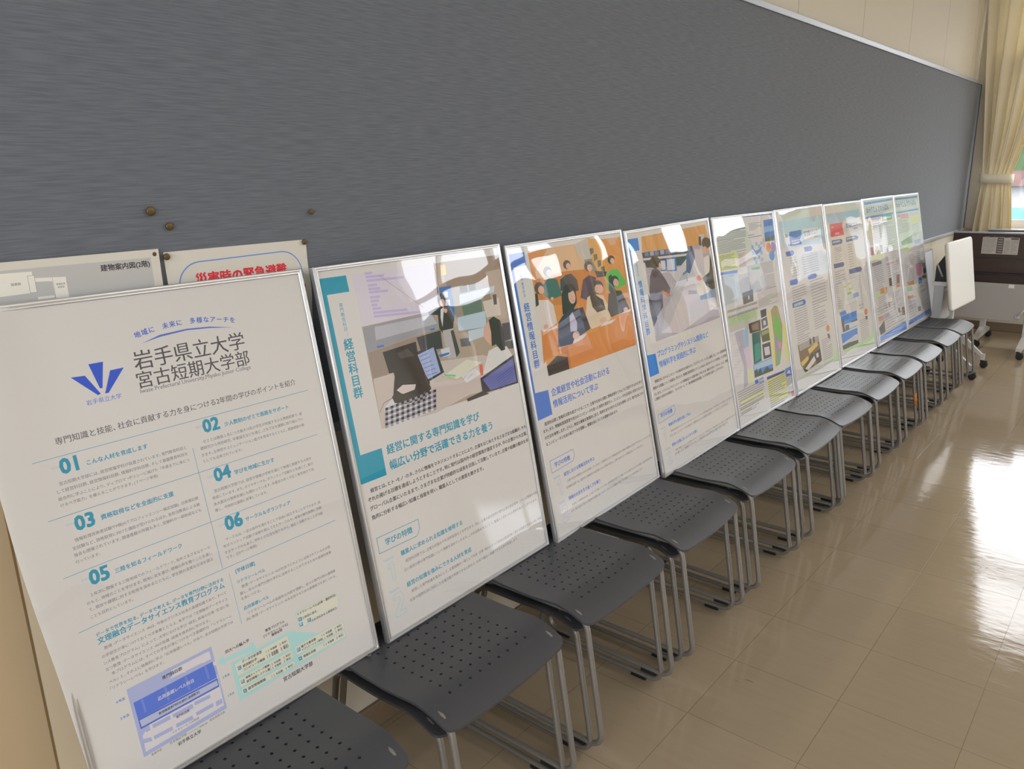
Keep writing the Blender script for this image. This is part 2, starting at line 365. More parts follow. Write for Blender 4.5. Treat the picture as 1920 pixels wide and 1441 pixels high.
# ------------------------------------------------------------------ notice board on the wall
nb = empty('notice_board', (0, 0, 0)); tag(nb, 'long blue-grey ribbed fabric notice board with aluminium edging on cream wall', 'notice board')
BY0, BY1, BZ0, BZ1 = -2.2, 7.859, .867, 2.081
MB().box(WX+.001, 0, BY0, BY1, BZ0, BZ1).build('fabric_panel', M['fabric'], nb)
MB().box(WX+.001, .007, BY0, BY1, BZ1-.022, BZ1+.004, .002).build('top_edging', M['alu_soft'], nb)
MB().box(WX+.001, .007, BY0, BY1, BZ0-.004, BZ0+.018, .002).build('bottom_edging', M['alu_soft'], nb)
MB().box(WX+.001, .006, BY1-.012, BY1+.004, BZ0+.018, BZ1-.022, .002).build('side_edging', M['edgedark'], nb)

# ------------------------------------------------------------------ curtain, tied back, at the left end of the window
def lerp(a, b, t): return a + (b-a)*t
def ease(t): return t*t*(3-2*t)
def edge(z, keys):
    for (z0, v0), (z1, v1) in zip(keys, keys[1:]):
        if z0 <= z <= z1: return lerp(v0, v1, ease((z-z0)/(z1-z0)) if False else (z-z0)/(z1-z0))
    return keys[-1][1] if z > keys[-1][0] else keys[0][1]
KL = [(.3, .04), (.87, .083), (1.26, .102), (1.34, .102), (1.6, .085), (2.1, .04), (2.75, -.012), (3.0, -.012)]
KR = [(.3, .40), (.87, .373), (1.10, .345), (1.26, .322), (1.34, .320), (1.45, .350), (1.6, .385), (1.8, .425), (2.1, .475), (2.5, .53), (3.0, .62), (3.2, .64)]
cu = empty('curtain', (0, 7.80, 0)); tag(cu, 'long cream curtain gathered by a cloth band beside the window', 'curtain')
cb = MB(); NU, NZ = 150, 90; rows = []
for j in range(NZ+1):
    z = .45 + (3.15-.45)*j/NZ; row = []
    a, b = edge(z, KL), edge(z, KR); wd = b-a; tight = math.exp(-((z-1.30)/.16)**2)
    for i in range(NU+1):
        u = i/NU; ph = 2*PI*(u*4.3 + .22*math.sin(5*u+.6*z))
        amp = lerp(.045, .016, tight)
        y = -amp*math.sin(ph) + .012*noise.noise((u*9, z*1.4, 2)) - .012*tight
        x = a + wd*u + .35*amp*math.sin(2*ph+.7)*min(1, 4*u, 4*(1-u))
        row.append(cb.bm.verts.new((x, y, z)))
    rows.append(row)
for j in range(NZ):
    for i in range(NU): cb.bm.faces.new((rows[j][i], rows[j][i+1], rows[j+1][i+1], rows[j+1][i]))
co = cb.build('curtain_cloth', M['curtain'], cu, True)
so = co.modifiers.new('cloth', 'SOLIDIFY'); so.thickness = .003
tb = MB(); ring = []
for k in range(49):
    a = 2*PI*k/48; ring.append((a, .211 + .119*math.copysign(abs(math.cos(a))**.7, math.cos(a)), -.012 + .036*math.copysign(abs(math.sin(a))**.8, math.sin(a))))
lo, hi = [], []
for a, x, y in ring[:-1]:
    dz = .004*math.cos(a)
    lo.append(tb.bm.verts.new((x, y, 1.262-dz))); hi.append(tb.bm.verts.new((x, y, 1.338-dz)))
for k in range(48): tb.bm.faces.new((lo[k], lo[(k+1) % 48], hi[(k+1) % 48], hi[k]))
t_ = tb.build('tieback', M['tie'], cu, True); s_ = t_.modifiers.new('cloth', 'SOLIDIFY'); s_.thickness = .006; s_.offset = 1
for dx, lb in ((1.02, 'second cream tied-back curtain along the window, beyond the one by the notice board'), (2.28, 'third cream tied-back curtain along the window'), (2.93, 'fourth cream tied-back curtain along the window'), (3.58, 'fifth cream tied-back curtain along the window, farthest from the notice board')):
    c2 = dup(cu); c2.location.x += dx; c2['label'] = lb; c2['group'] = 'tied-back curtains'
cu['group'] = 'tied-back curtains'
cr_ = MB().tube([(-.02, 7.80, 3.17), (7.5, 7.80, 3.17)], .014).box(.0, .03, 7.79, 7.81, 3.17, ZC).box(3.6, 3.63, 7.79, 7.81, 3.17, ZC).box(7.4, 7.43, 7.79, 7.81, 3.17, ZC).build('curtain_rail', M['alu_soft'])
tag(cr_, 'metal curtain rail above the window', 'curtain rail')

# ------------------------------------------------------------------ stacking stools, two in every pile
def seat_z(x, y):
    # x from the back edge (0) to the front lip (.385), y across
    t = x/.385
    z = .0085*(1-ease(min(1, t/.28))) if t < .28 else 0
    if t > .50: z += .006*ease(min(1, (t-.50)/.24))
    if t > .72: z -= .036*((t-.72)/.28)**1.8
    return z + .10*(abs(y)/.2)**3*.045
def seat_mesh():
    hw = .2; L = .385; r = .016
    out = []
    def arc(cx, cy, a0, a1, n=6):
        for k in range(n+1):
            a = lerp(a0, a1, k/n); out.append((cx + r*math.cos(a), cy + r*math.sin(a)))
    arc(r, -hw+r+.004, 1.5*PI, PI)
    arc(r, hw-r-.004, PI, .5*PI)
    for k in range(1, 14): out.append((lerp(r, L-r-.014, k/14), hw - .004 + .004*math.sin(PI*k/14)))
    arc(L-r-.014, hw-r-.004, .5*PI, .12*PI)
    for k in range(1, 20):
        y = lerp(hw-r*.6, -hw+r*.6, k/20); out.append((L-.012+.012*(1-(y/hw)**2)*.5, y))
    arc(L-r-.014, -hw+r+.004, -.12*PI, -.5*PI)
    for k in range(13, 0, -1): out.append((lerp(r, L-r-.014, k/14), -hw + .004 - .004*math.sin(PI*k/14)))
    out = out[::-1]
    # counter-clockwise outline
    ar = sum(a[0]*b[1]-b[0]*a[1] for a, b in zip(out, out[1:]+out[:1]))
    if ar < 0: out = out[::-1]
    V = [Vector(p) for p in out]; n0 = len(V); E_ = [(i, (i+1) % n0) for i in range(n0)]
    holes = []
    for i in range(9):
        for j in range(9): holes.append((.085 + .0279*i, -.124 + .031*j))
    HR = .0037
    for hx, hy in holes:
        s0 = len(V)
        for k in range(8): V.append(Vector((hx+HR*math.cos(2*PI*k/8), hy+HR*math.sin(2*PI*k/8))))
        E_ += [(s0+k, s0+(k+1) % 8) for k in range(8)]
    for i in range(1, 25):
        for j in range(1, 25):
            x, y = L*i/25, -hw+2*hw*j/25
            if x > L-.03 and abs(y) > hw-.03: continue
            if x > L-.016 - .0*y: continue
            if x < .012 or abs(y) > hw-.012: continue
            if min((x-a)**2+(y-b)**2 for a, b in holes) < .0075**2: continue
            V.append(Vector((x, y)))
    for k in range(14): 
        for q in range(1, 20): pass
    vs, es, fs, *_ = delaunay_2d_cdt(V, E_, [], 1, 1e-6)
    bm = bmesh.new(); T = .006
    def ishole(c): return any((c.x-a)**2+(c.y-b)**2 < (HR*.95)**2 for a, b in holes)
    top = [bm.verts.new((v.x, v.y, seat_z(v.x, v.y))) for v in vs]; bot = [bm.verts.new((v.x, v.y, seat_z(v.x, v.y)-T)) for v in vs]
    cnt = {}
    for f in fs:
        c = sum((vs[i] for i in f), Vector((0, 0)))/len(f)
        if ishole(c): continue
        bm.faces.new([top[i] for i in f]); bm.faces.new([bot[i] for i in f][::-1])
        for a, b in zip(f, list(f[1:])+[f[0]]): cnt[(a, b)] = 1
    for (a, b) in cnt:
        if (b, a) not in cnt: bm.faces.new((top[b], top[a], bot[a], bot[b]))
    bmesh.ops.delete(bm, geom=[v for v in bm.verts if not v.link_faces], context='VERTS')
    bmesh.ops.recalc_face_normals(bm, faces=bm.faces[:])
    me = bpy.data.meshes.new('seat'); bm.to_mesh(me); bm.free()
    for p in me.polygons: p.use_smooth = True
    me.set_sharp_from_angle(angle=.9)
    return me
SEATZ = .372
def make_stool():
    r = empty('stacking_stool')
    s = link('seat', seat_mesh(), M['seat'], r); s.location = (0, 0, SEATZ)
    for sg in (-1, 1):
        y = .178*sg
        pts = fillet([(-.035, y, .0135), (.412, y, .0135), (.358, y, SEATZ-.006), (.036, y, SEATZ-.0135)], [.036, .036, .045, .045], 8)
        MB().tube(pts, .0077, True, 12).build('sled_leg', M['tube'], r, True)
        for fx in (.03, .335):
            MB().box(fx-.024, fx+.024, y-.0085, y+.0085, 0, .0105, .002).build('glide', M['black'], r)
    for fx, zz in ((.10, SEATZ-.0125), (.28, SEATZ-.0125)):
        MB().tube([(fx, -.178, zz-.003), (fx, .178, zz-.003)], .0048).build('crossbar', M['tube'], r, True)
    return r
stool = make_stool()
SY = [.600, 1.082, 1.557, 2.030, 2.525, 3.020, 3.452, 3.915, 4.376, 4.822, 5.312, 5.742]
SYaw = [0, .5, 0, .6, -.6, .4, -2.6, 0, .5, -.4, .4, 0]
ordn = ['nearest the camera', 'second from the camera', 'third from the camera', 'fourth from the camera', 'fifth from the camera', 'sixth from the camera', 'seventh from the camera', 'fifth from the folding table', 'fourth from the folding table', 'third from the folding table', 'second from the folding table', 'next to the white folding table']
used = False
for i, y in enumerate(SY):
    for lev in (0, 1):
        o = stool if not used else dup(stool)
        used = True
        o.location = (.083 + .032*lev, y, .0285*lev); o.rotation_euler = (0, 0, math.radians(SYaw[i]*(1 if lev else .4)))
        tag(o, ('upper dark grey perforated stool of the stack ' if lev else 'lower dark grey stool, under another, in the stack ') + ordn[i], 'stool', 'stacked stools along the wall')
        if i == 8 and lev == 0:
            MB().tube([(.3925, .178, .15), (.3825, .178, .22)], .0086, n=10).build('orange_tag', M['orange'], o, True)
PRINTS = {
 1: [
  ('arc','4a66b4',237.4,87.2,337.1,76.5,437.3,89.5,0,'地域に 未来に 多様なアーチを'),
  ('p','4a66b4',[247,96.5,283.6,86.6,335.3,83.9,381.2,87.2,427.9,96.1,380.5,89.8,334.6,86.8,282.7,90.4]),
  ('t','454248',226.8,141,218.7,0,'岩手県立大学'),
  ('t','454248',224.9,174,223.2,0,'宮古短期大学部'),
  ('t','6a666c',225.9,183,221.3,0,'Iwate Prefectural University,Miyako Junior College'),
  ('p','1f49b4',[120,131.4,142.4,132.8,160.4,167.8,155.5,169.5]),
  ('p','1f49b4',[152,115.1,176.3,115.3,165.3,159.3,161,158.7]),
  ('p','1f49b4',[184.3,132.1,207.9,131.6,173.2,169.2,167.2,169.1]),
  ('t','4a68b8',134.2,182.8,58.4,0,'岩手県立大学'),
  ('t','454248',72.9,234.8,467.6,0,'専門知識と技能、社会に貢献する力を身につける2年間の学びのポイントを紹介'),
  ('r','1f86a0',0.8,[32,253.7,566.4,252.5]),
  ('r','1f86a0',0.8,[295.2,302.6,298.5,540.1]),
  ('r','1f86a0',0.8,[33.3,351.1,566.2,349]),
  ('r','1f86a0',0.8,[33.3,448.7,566.4,446]),
  ('r','1f86a0',0.8,[34.8,544.3,565.6,540.5]),
  ('r','1f86a0',0.6,[309,555.3,310.8,658.2]),
  ('t','98aeb5',57.6,272,13.5,0,'SOZO'),
  ('t','98aeb5',309.5,269.6,15,0,'SOZO'),
  ('t','98aeb5',57.8,368.5,13.8,0,'SOZO'),
  ('t','98aeb5',309.5,366.6,15.2,0,'SOZO'),
  ('t','98aeb5',58.3,465.6,14.6,0,'SOZO'),
  ('t','98aeb5',310.3,462.4,14.7,0,'SOZO'),
  ('t','1f86a0',70.9,285.3,26.8,2,'01'),
  ('t','1f86a0',324.3,282.8,31.8,2,'02'),
  ('t','1f86a0',71.3,383,30.1,2,'03'),
  ('t','1f86a0',324.2,379.2,33,2,'04'),
  ('t','1f86a0',72.3,479,30.9,2,'05'),
  ('t','1f86a0',323.8,476.6,34.8,2,'06'),
  ('t','1f86a0',112.1,280,103.4,1,'こんな人材を育成します'),
  ('t','1f86a0',366.6,279.6,145,1,'少人数制のゼミで進路をサポート'),
  ('t','1f86a0',112.5,376.8,128.6,1,'資格取得などを全面的に支援'),
  ('t','1f86a0',365,375.8,89.1,1,'学びを地域に生かす'),
  ('t','1f86a0',113.3,473.3,120.4,1,'三陸を知るフィールドワーク'),
  ('t','1f86a0',366,471.2,103,1,'サークル＆ボランティア'),
  ('t','6a666c',63.2,300.5,220.3,0,'宮古短期大学部には、経営情報学科が設置されています。専門教育科目と'),
  ('t','6a666c',57.2,312.5,226.1,0,'して経営科目群、経営情報科目群、情報科学科目群、そして基盤教育科目を'),
  ('t','6a666c',56.1,324.5,227.6,0,'総合的に学ぶことにより、ディプロマ・ポリシーに掲げた「卒業までに身につ'),
  ('t','6a666c',57.1,335.2,164.2,0,'けるべき能力」を備えることができます。(７ページ参照)'),
  ('t','6a666c',317.4,299.6,222.4,0,'ゼミとは教員１名につき最大10名の学生が所属する少人数制授業で、基'),
  ('t','6a666c',309.4,311,230.6,0,'礎研究から特別研究、卒業論文などを通じ、さまざまな課題に取り組んでい'),
  ('t','6a666c',309.2,323.6,230.3,0,'きます。主体性やコミュニケーション能力を育成するとともに、進路相談の場'),
  ('t','6a666c',309.5,335.2,81.7,0,'としても活用されています。'),
  ('t','6a666c',64.6,397.9,219.2,0,'情報処理技術者試験やP検(ICTプロフィシエンシー検定試験)、日商簿記検'),
  ('t','6a666c',58.2,410.2,225.5,0,'定試験など、資格取得に向けた講座が受けられるほか、各担当教員による勉'),
  ('t','6a666c',57.6,421.6,226.7,0,'強会も開催されています。関連書籍の所蔵も多く、受験料の一部助成なども'),
  ('t','6a666c',57.7,433.2,39.4,0,'行っています。'),
  ('t','6a666c',317,396.4,222.8,0,'宮古短期大学部では、経営や情報の学修を通じて地域に貢献する人材を'),
  ('t','6a666c',310.6,408.2,229.3,0,'育成しています。また、ゼミやサークル、ボランティア活動などを通じて、東日'),
  ('t','6a666c',310.3,420.4,229.7,0,'本大震災の復興支援にも関わっています。卒業生の多くが広く東北地方で活'),
  ('t','6a666c',310.3,432.4,113.9,0,'躍し、中核的な業務に従事しています。'),
  ('t','6a666c',67.3,495.2,216.9,0,'１年次に開催する三陸地域でのフィールドワーク。毎年さまざまなテーマ'),
  ('t','6a666c',58.2,506.9,226.6,0,'のもと、地域のことを学びます。現地に足を運び、現場の声を聴くことを通し'),
  ('t','6a666c',58.9,518.4,225.6,0,'て、現状や課題に対する知見を深めるとともに、学生間の活発な交流を図る'),
  ('t','6a666c',58.5,530.7,71.9,0,'ことも目的としています。'),
  ('t','6a666c',317.5,492.8,222.1,0,'サークルは、一定の条件を満たすことで自由に設立することができます。長'),
  ('t','6a666c',310.1,504.7,228.9,0,'年ボランティア活動で実績を積んできたサークルや、地域の観光振興に貢献'),
  ('t','6a666c',310.1,517,229.2,0,'するサークルもあり、学外との交流を図りながら、幅広く活動することが可能'),
  ('t','6a666c',310.9,527.6,65.9,0,'です。(23ページ参照)'),
  ('t','6a666c',67,590.4,227.8,0,'数理・データサイエンス・AIは、今後のデジタル社会の基礎知識であり、すべて'),
  ('t','6a666c',60.2,603.1,234.6,0,'の学部生が身につけておくべき素養ととらえ、本学では「文理融合データサイエ'),
  ('t','6a666c',60.4,615.2,234,0,'ンス教育プログラム」によって、大学における学び・研究、将来の仕事・生活に役'),
  ('t','6a666c',60.5,626.8,191.7,0,'立つ数理・データサイエンス・AIの知識・技術を体系的に学びます。'),
  ('t','6a666c',68.4,637.7,227,0,'本プログラムには、すべての学生が身につけるべき基礎的な「リテラシーレ'),
  ('t','6a666c',61,649.8,233.8,0,'ベル」と、その上に発展的に学ぶ「応用基礎レベル」があり、宮古短期大学部では'),
  ('t','6a666c',60.7,661.2,94,0,'「リテラシーレベル」を学びます。'),
  ('t','6a666c',327.9,593.2,211.5,0,'数理・データサイエンス・AIが社会でどのように活用されているのか理'),
  ('t','6a666c',321.2,605.2,218.5,0,'解し、自らの専門分野の学びに活用することができるための基礎的素養'),
  ('t','6a666c',321.1,615.8,43.4,0,'を身につける。'),
  ('t','6a666c',328.1,647.8,212.1,0,'リテラシーレベルの発展的な内容を理解し、自らの専門分野の課題解'),
  ('t','6a666c',321.4,658.8,218.2,0,'決に数理・データサイエンス・AIを応用するための基礎能力を身につける。'),
  ('t','1f86a0',59.2,564.1,235.6,1,'データで世界を知る、データで考える、データを専門分野に活用する'),
  ('t','1f86a0',59.5,577.4,235.1,1,'文理融合データサイエンス教育プログラム'),
  ('t','1f86a0',322.1,560.6,41.9,1,'[学修目標]'),
  ('t','1f86a0',321,581.1,61.3,1,'リテラシーレベル'),
  ('t','1f86a0',322,636.2,55.7,1,'応用基礎レベル'),
  ('p','aab2d6',[84.6,673.1,243.3,672.6,245.5,799,84.9,801.1]),
  ('p','cfc8ca',[91.9,678.6,237.4,678.7,238,694.7,91.2,692.8]),
  ('p','aab2d6',[108.8,693.7,142.5,693.5,142.7,717,108.4,718.6]),
  ('p','aab2d6',[150.8,692.8,182.4,693,182.4,720.6,149.8,720.9]),
  ('p','aab2d6',[188.4,693.1,220.1,693.3,220.6,721,188.4,720.7]),
  ('p','cfc8ca',[95,700.8,243.9,702.8,244.4,710,94,707.5]),
  ('p','cfc8ca',[93,723.1,242.7,728,241.3,790.9,90,793.9]),
  ('p','4e6ac0',[90.1,700.9,239,700.9,240.6,733.9,90.7,732.7]),
  ('p','6a82cc',[102.9,702.2,106.7,702.3,107.3,726.9,103.6,727.2]),
  ('p','6a82cc',[144.2,702.2,148.5,702.4,149.5,728.3,145.2,728.1]),
  ('p','6a82cc',[183.1,702.6,187.4,702.4,188.9,728.7,184.1,728.6]),
  ('p','6a82cc',[222,702.1,226.1,702,227.2,728.6,222.9,728.5]),
  ('p','4a62b4',[90.7,732.7,241,735,240.6,752.3,91,751.4]),
  ('p','bac0da',[92.8,735.7,238.8,738.6,239.2,748.9,93.3,748.4]),
  ('p','aab2d6',[110.6,754.1,143.2,755,142.8,762.4,111.1,761.3]),
  ('p','aab2d6',[147.3,755.9,185.9,756.4,185.9,765.1,148.1,762.4]),
  ('p','aab2d6',[189.2,755.2,219.9,756.7,220.1,763.7,189.4,762.1]),
  ('p','aab2d6',[108.5,774.7,142.5,775.9,142.6,783,108.6,781.3]),
  ('p','aab2d6',[149,775.8,181,776.9,181,784.6,149.1,782.8]),
  ('p','aab2d6',[187.5,775.3,221.7,775,221.9,782.4,188.3,782]),
  ('p','aab2d6',[227.2,775.9,240,776.1,239.8,785.2,227.2,785.4]),
  ('p','aab2d6',[98.3,752.8,105.7,753.3,105.9,761.8,98.2,761.6]),
  ('p','aab2d6',[90.1,770.1,104.4,774.3,104.5,781.9,90,777.5]),
  ('t','454248',145.6,687.8,37.1,1,'専門科目群'),
  ('t','e6e6f2',130.2,719.8,67.4,1,'応用基礎レベル科目'),
  ('t','454248',125.8,744.4,77.1,1,'数理関連専門科目(統計,基礎数学)'),
  ('t','454248',152.7,767,25.1,1,'専門科目群'),
  ('t','454248',140,789.8,50.8,0,'リテラシーレベル科目'),
  ('t','6a666c',131.4,805.5,31.9,0,'社会福祉学部'),
  ('t','6a666c',166.5,806.5,37.4,0,'ソフトウェア情報学部'),
  ('t','6a666c',208.9,805.7,30.9,0,'総合政策学部'),
  ('t','454248',144.8,816.2,44.3,1,'岩手県立大学'),
  ('t','6a666c',97.6,806.7,18.7,0,'看護学部'),
  ('t','4a68b8',63.8,688.3,15.3,1,'４年次'),
  ('t','4a68b8',64,718.8,15.1,1,'３年次'),
  ('p','a6cfcb',[247.4,708.4,261.2,698,261.8,706.3,318.9,707.8,318.6,702,326.4,705.6,328.8,724.2,322.3,722.5,318.1,718.1,262.4,713,262.4,719.9]),
  ('p','a6cfcb',[272.1,720.2,404.2,718.9,470.6,755.8,408.4,755.3,537.4,795.7,272.2,799.5]),
  ('p','d9d7c4',[278.3,726,399,724.8,401.2,753.8,279.3,752.3]),
  ('r','7fb5ae',0.5,[278.3,726,399,724.8,401.2,753.8,279.3,752.3,278.3,726]),
  ('p','d9d7c4',[279.7,757.3,401.9,758.6,401.4,776.1,280,776.9]),
  ('r','7fb5ae',0.5,[279.7,757.3,401.9,758.6,401.4,776.1,280,776.9,279.7,757.3]),
  ('p','d9d7c4',[279.5,778.9,401.8,782.1,402.2,792.6,280.3,792.4]),
  ('r','7fb5ae',0.5,[279.5,778.9,401.8,782.1,402.2,792.6,280.3,792.4,279.5,778.9]),
  ('p','d9d7c4',[408.2,756.2,532.2,757,533.1,775.5,409.2,774.9]),
  ('r','7fb5ae',0.5,[408.2,756.2,532.2,757,533.1,775.5,409.2,774.9,408.2,756.2]),
  ('p','d9d7c4',[409.2,778.3,532.7,780.4,531.7,792.9,410,791.9]),
  ('r','7fb5ae',0.5,[409.2,778.3,532.7,780.4,531.7,792.9,410,791.9,409.2,778.3]),
  ('p','d9d7c4',[427.3,689.6,532,690.3,532.5,722,428.2,726]),
  ('r','7fb5ae',0.5,[427.3,689.6,532,690.3,532.5,722,428.2,726,427.3,689.6]),
  ('p','1f86a0',[283.4,734.1,290.6,734.9,290.4,742.3,283.2,741.7]),
  ('t','e4e8e8',284.6,740.4,3.9,1,'C'),
  ('p','1f86a0',[283.5,762.6,290.7,763.5,290.6,771,283.3,770.3]),
  ('t','e4e8e8',284.7,769,3.9,1,'B'),
  ('p','1f86a0',[283.8,782.2,291,783.2,290.9,790.7,283.6,789.9]),
  ('t','e4e8e8',285,788.7,3.9,1,'A'),
  ('p','1f86a0',[412.3,761,420.4,762,420.4,769.9,412.2,769.2]),
  ('t','e4e8e8',413.7,767.8,4.5,1,'D'),
  ('p','1f86a0',[411.7,780.3,419.9,781.4,419.8,789.3,411.6,788.5]),
  ('t','e4e8e8',413.1,787.2,4.5,1,'A'),
  ('p','1f86a0',[430.4,703,438.7,703.8,438.7,711.7,430.3,711.2]),
  ('t','e4e8e8',431.9,709.7,4.5,1,'A'),
  ('p','1f86a0',[430,714.1,438.2,714.9,438.2,722.8,429.9,722.3]),
  ('t','e4e8e8',431.4,720.8,4.6,1,'B'),
  ('p','1f86a0',[450.1,714,458.6,714.8,458.5,722.8,450,722.2]),
  ('t','e4e8e8',451.6,720.8,4.6,1,'D'),
  ('t','454248',294.2,733,42.9,1,'データ分析演習'),
  ('t','454248',294,741.7,30.5,1,'経営統計学'),
  ('t','454248',293.5,749.4,47.4,1,'コンピュータ概論'),
  ('t','454248',346.5,737.8,48.2,1,'（ ２ 年後期\u3000２ 単位）'),
  ('t','454248',346.3,746.1,49.4,1,'（ ２ 年前期\u3000２ 単位）'),
  ('t','454248',346.1,750.2,50.3,1,'（ １ 年前期\u3000２ 単位）'),
  ('t','454248',294.2,765.7,52.4,1,'情報ネットワーク概論'),
  ('t','454248',294.4,774,52.1,1,'経営情報システム論'),
  ('t','454248',347.8,767.4,48.7,1,'（ １ 年前期\u3000２ 単位）'),
  ('t','454248',347.3,774.7,48.7,1,'（ １ 年後期\u3000２ 単位）'),
  ('t','454248',294.3,788.9,38.5,1,'経営情報概論'),
  ('t','454248',346.4,790.8,50.3,1,'（ １ 年前期\u3000２ 単位）'),
  ('t','454248',423.1,765.9,36.9,1,'電子文書実務'),
  ('t','454248',423.3,772.9,51,1,'アプリケーション演習'),
  ('t','454248',474.9,766,52.1,1,'（ １ 年前期\u3000２ 単位）'),
  ('t','454248',475,774.1,52.8,1,'（ １ 年前期\u3000２ 単位）'),
  ('t','454248',423.4,787.6,30.5,1,'情報社会論'),
  ('t','454248',474.9,787.7,51.6,1,'（ １ 年後期\u3000２ 単位）'),
  ('t','454248',430.4,697.8,98.3,1,'リテラシーレベル(必修・選択科目)'),
  ('t','454248',440.7,710.4,37,1,'２科目に加え、'),
  ('t','454248',459.5,725.1,65.2,1,'それぞれから１科目以上'),
  ('t','454248',267.3,699.2,50.3,1,'四大への編入学'),
  ('t','454248',354.7,697.6,44.2,1,'教育プログラム'),
  ('t','454248',349,706.5,55.5,1,'[リテラシーレベル]'),
  ('t','454248',365.5,712,24.7,1,'履修証明'),
  ('t','454248',369.5,812.2,71,1,'宮古短期大学部'),
  ('t','1f86a0',250.5,742.1,14.7,1,'２年次'),
  ('t','1f86a0',252,780.4,13.7,1,'１年次'),
 ],
 2: [
  ('p','2089a0',[9.5,25.5,83.9,25.8,85,62,23.7,61.8,27.2,420.9,89,421.9,88.8,485.8,13.2,485.1]),
  ('v','3a8fa4',54.9,82.5,63.9,0,'専門教育科目'),
  ('r','3a8fa4',0.5,[54.4,157.5,59.5,150.3]),
  ('v','2089a0',54.7,160.8,136.8,1,'経営科目群'),
  ('p','a08c7a',[100,25.9,602.2,30.2,595,382.4,100.3,379.9]),
  ('p','c6bec6',[100,25.9,356.9,27.2,346.8,141.2,100.1,143.6]),
  ('p','b0a2c2',[137.1,25.3,158.4,26,158.3,31.5,136.9,30.7]),
  ('p','b0a2c2',[137.8,33.5,192.1,35.5,191.9,41.1,137.6,38.9]),
  ('p','b0a2c2',[138,42,249.8,46.6,249.6,52.2,137.8,47.4]),
  ('p','b0a2c2',[139.2,52.7,166.6,54,166.4,59.5,139.1,58.2]),
  ('p','b0a2c2',[139.1,61.2,173.2,62.9,173,68.4,138.9,66.6]),
  ('p','b0a2c2',[139.2,68.5,195.4,71.4,195.2,77,139.1,73.9]),
  ('p','b0a2c2',[139.1,80,168.5,81.7,168.3,87.2,138.9,85.5]),
  ('p','b0a2c2',[139,88.5,162.4,90,162.2,95.5,138.8,94]),
  ('p','b0a2c2',[139.8,97.8,156.2,98.9,156,104.4,139.6,103.3]),
  ('p','b0a2c2',[140.1,106.1,166,107.9,165.8,113.4,139.9,111.6]),
  ('p','b0a2c2',[140.2,115.3,243.5,122.8,243.4,128.5,140,120.8]),
  ('p','b0a2c2',[140.5,123.6,282.2,134.3,282.1,140.2,140.3,129.1]),
  ('r','3c383a',2.2,[356.9,27.2,349.6,129.9]),
  ('r','6a6468',0.7,[177.5,37.2,297,128.9]),
  ('p','8e7a68',[380.2,27.3,602.2,30.2,597.6,178.5,396.5,162.2]),
  ('p','a99684',[537.5,69.9,606.7,66.8,603.1,201.4,547.4,199.9]),
  ('p','d8b848',[376.1,34.5,395,34.5,392.3,60.3,374.1,60.9]),
  ('p','35659e',[358.8,87.9,400.7,88.2,399.8,149.1,392.3,178.6,380.6,176.7,376.5,145.6,358.4,122.8]),
  ('p','cfd0d4',[368.7,100.9,386.7,101.2,385,115.8,367,115.3]),
  ('p','cfd0d4',[368.4,120.9,389.7,121.8,388.2,137.2,367.2,136.8]),
  ('p','8c8074',[406,95.6,515.9,92,510.9,215.5,398.9,210.5]),
  ('p','4c4a44',[431.1,93.7,458.8,93,458.3,110.9,430.2,111]),
  ('p','4c4a44',[466.3,93.6,492,93.3,490.4,109.9,465.4,110.8]),
  ('p','d6dee6',[425.6,115.2,565.4,108.8,558.3,125.8,422.1,138.7]),
  ('p','5c6e62',[426.9,139.4,504.1,138.1,500,174.6,429,170.6]),
  ('p','b6c6d2',[404.2,170.2,512,169.3,506.6,211.2,400.6,203.9]),
  ('p','c0b4a8',[507.9,143.9,573.3,142.3,572.3,189.3,512.8,187.2]),
  ('p','4a4440',[551.2,132.1,565.9,132.2,562.4,158.8,549.8,158.8]),
  ('p','8a8a90',[101.2,146.9,197.9,144.1,306.5,145,321.2,150.6,338.5,183.3,101.1,201.7]),
  ('p','a8a6ac',[135.6,149.6,318.9,150.2,331.5,173.8,132.1,179.8]),
  ('p','3d6aae',[303.9,182.5,320,182.5,320.1,187.5,304.2,186.8]),
  ('p','3d6aae',[130.7,193.4,152.7,193.7,152.4,198.3,132.3,198.3]),
  ('p','8c7c70',[102.6,203.5,337.6,186.5,338.2,240.3,152.1,261.7,101.9,269.5]),
  ('p','b8aaa2',[103.4,263.6,281.4,262.7,473,280,604.9,328.1,595,382.4,398.3,370.2,278,385.6,100.3,379.9]),
  ('p','2c2a2c',[144.6,210,251.4,204.4,249.9,262.8,152.1,261.7]),
  ('p','343236',[255.8,195.5,338.7,191.7,334.5,236.2,262,232.5]),
  ('p','2c2a2c',[307.3,141.9,339,135,381.4,135.5,392.5,168.4,383.5,194.1,343.8,199.3,335.4,186.1,339,153.3,310.1,148.9]),
  ('p','d6d0cc',[351.3,141.8,364.3,137.1,347.5,184.8,346.4,161.1]),
  ('e','2a2628',360,120.4,13.7,17.7),
  ('e','c49a86',361.3,126.6,9.1,9.7),
  ('e','c49a86',367.5,146.9,6.5,5.9),
  ('p','2c2a2c',[364.8,153.9,384.1,153.5,390.8,174.9,361.2,187]),
  ('p','a8a0a0',[345.2,193.8,384.4,194.3,377.9,254.7,383.9,269.6,346.1,265.5]),
  ('p','3a3c40',[372.5,199.1,383.4,198.2,391.9,257.4,376.9,268.2]),
  ('p','d8d8dc',[326.9,238.2,358,237.3,357.7,257.6,328.8,258.7]),
  ('p','3c64a4',[317,249.7,354.7,250.2,353.5,255.1,322,257.4]),
  ('p','5a5a60',[400.3,224.5,434.8,227.1,437,248.5,400,245.1]),
  ('p','c8d2da',[434.2,209.6,506.6,211.2,506.5,232.6,432.2,237.1]),
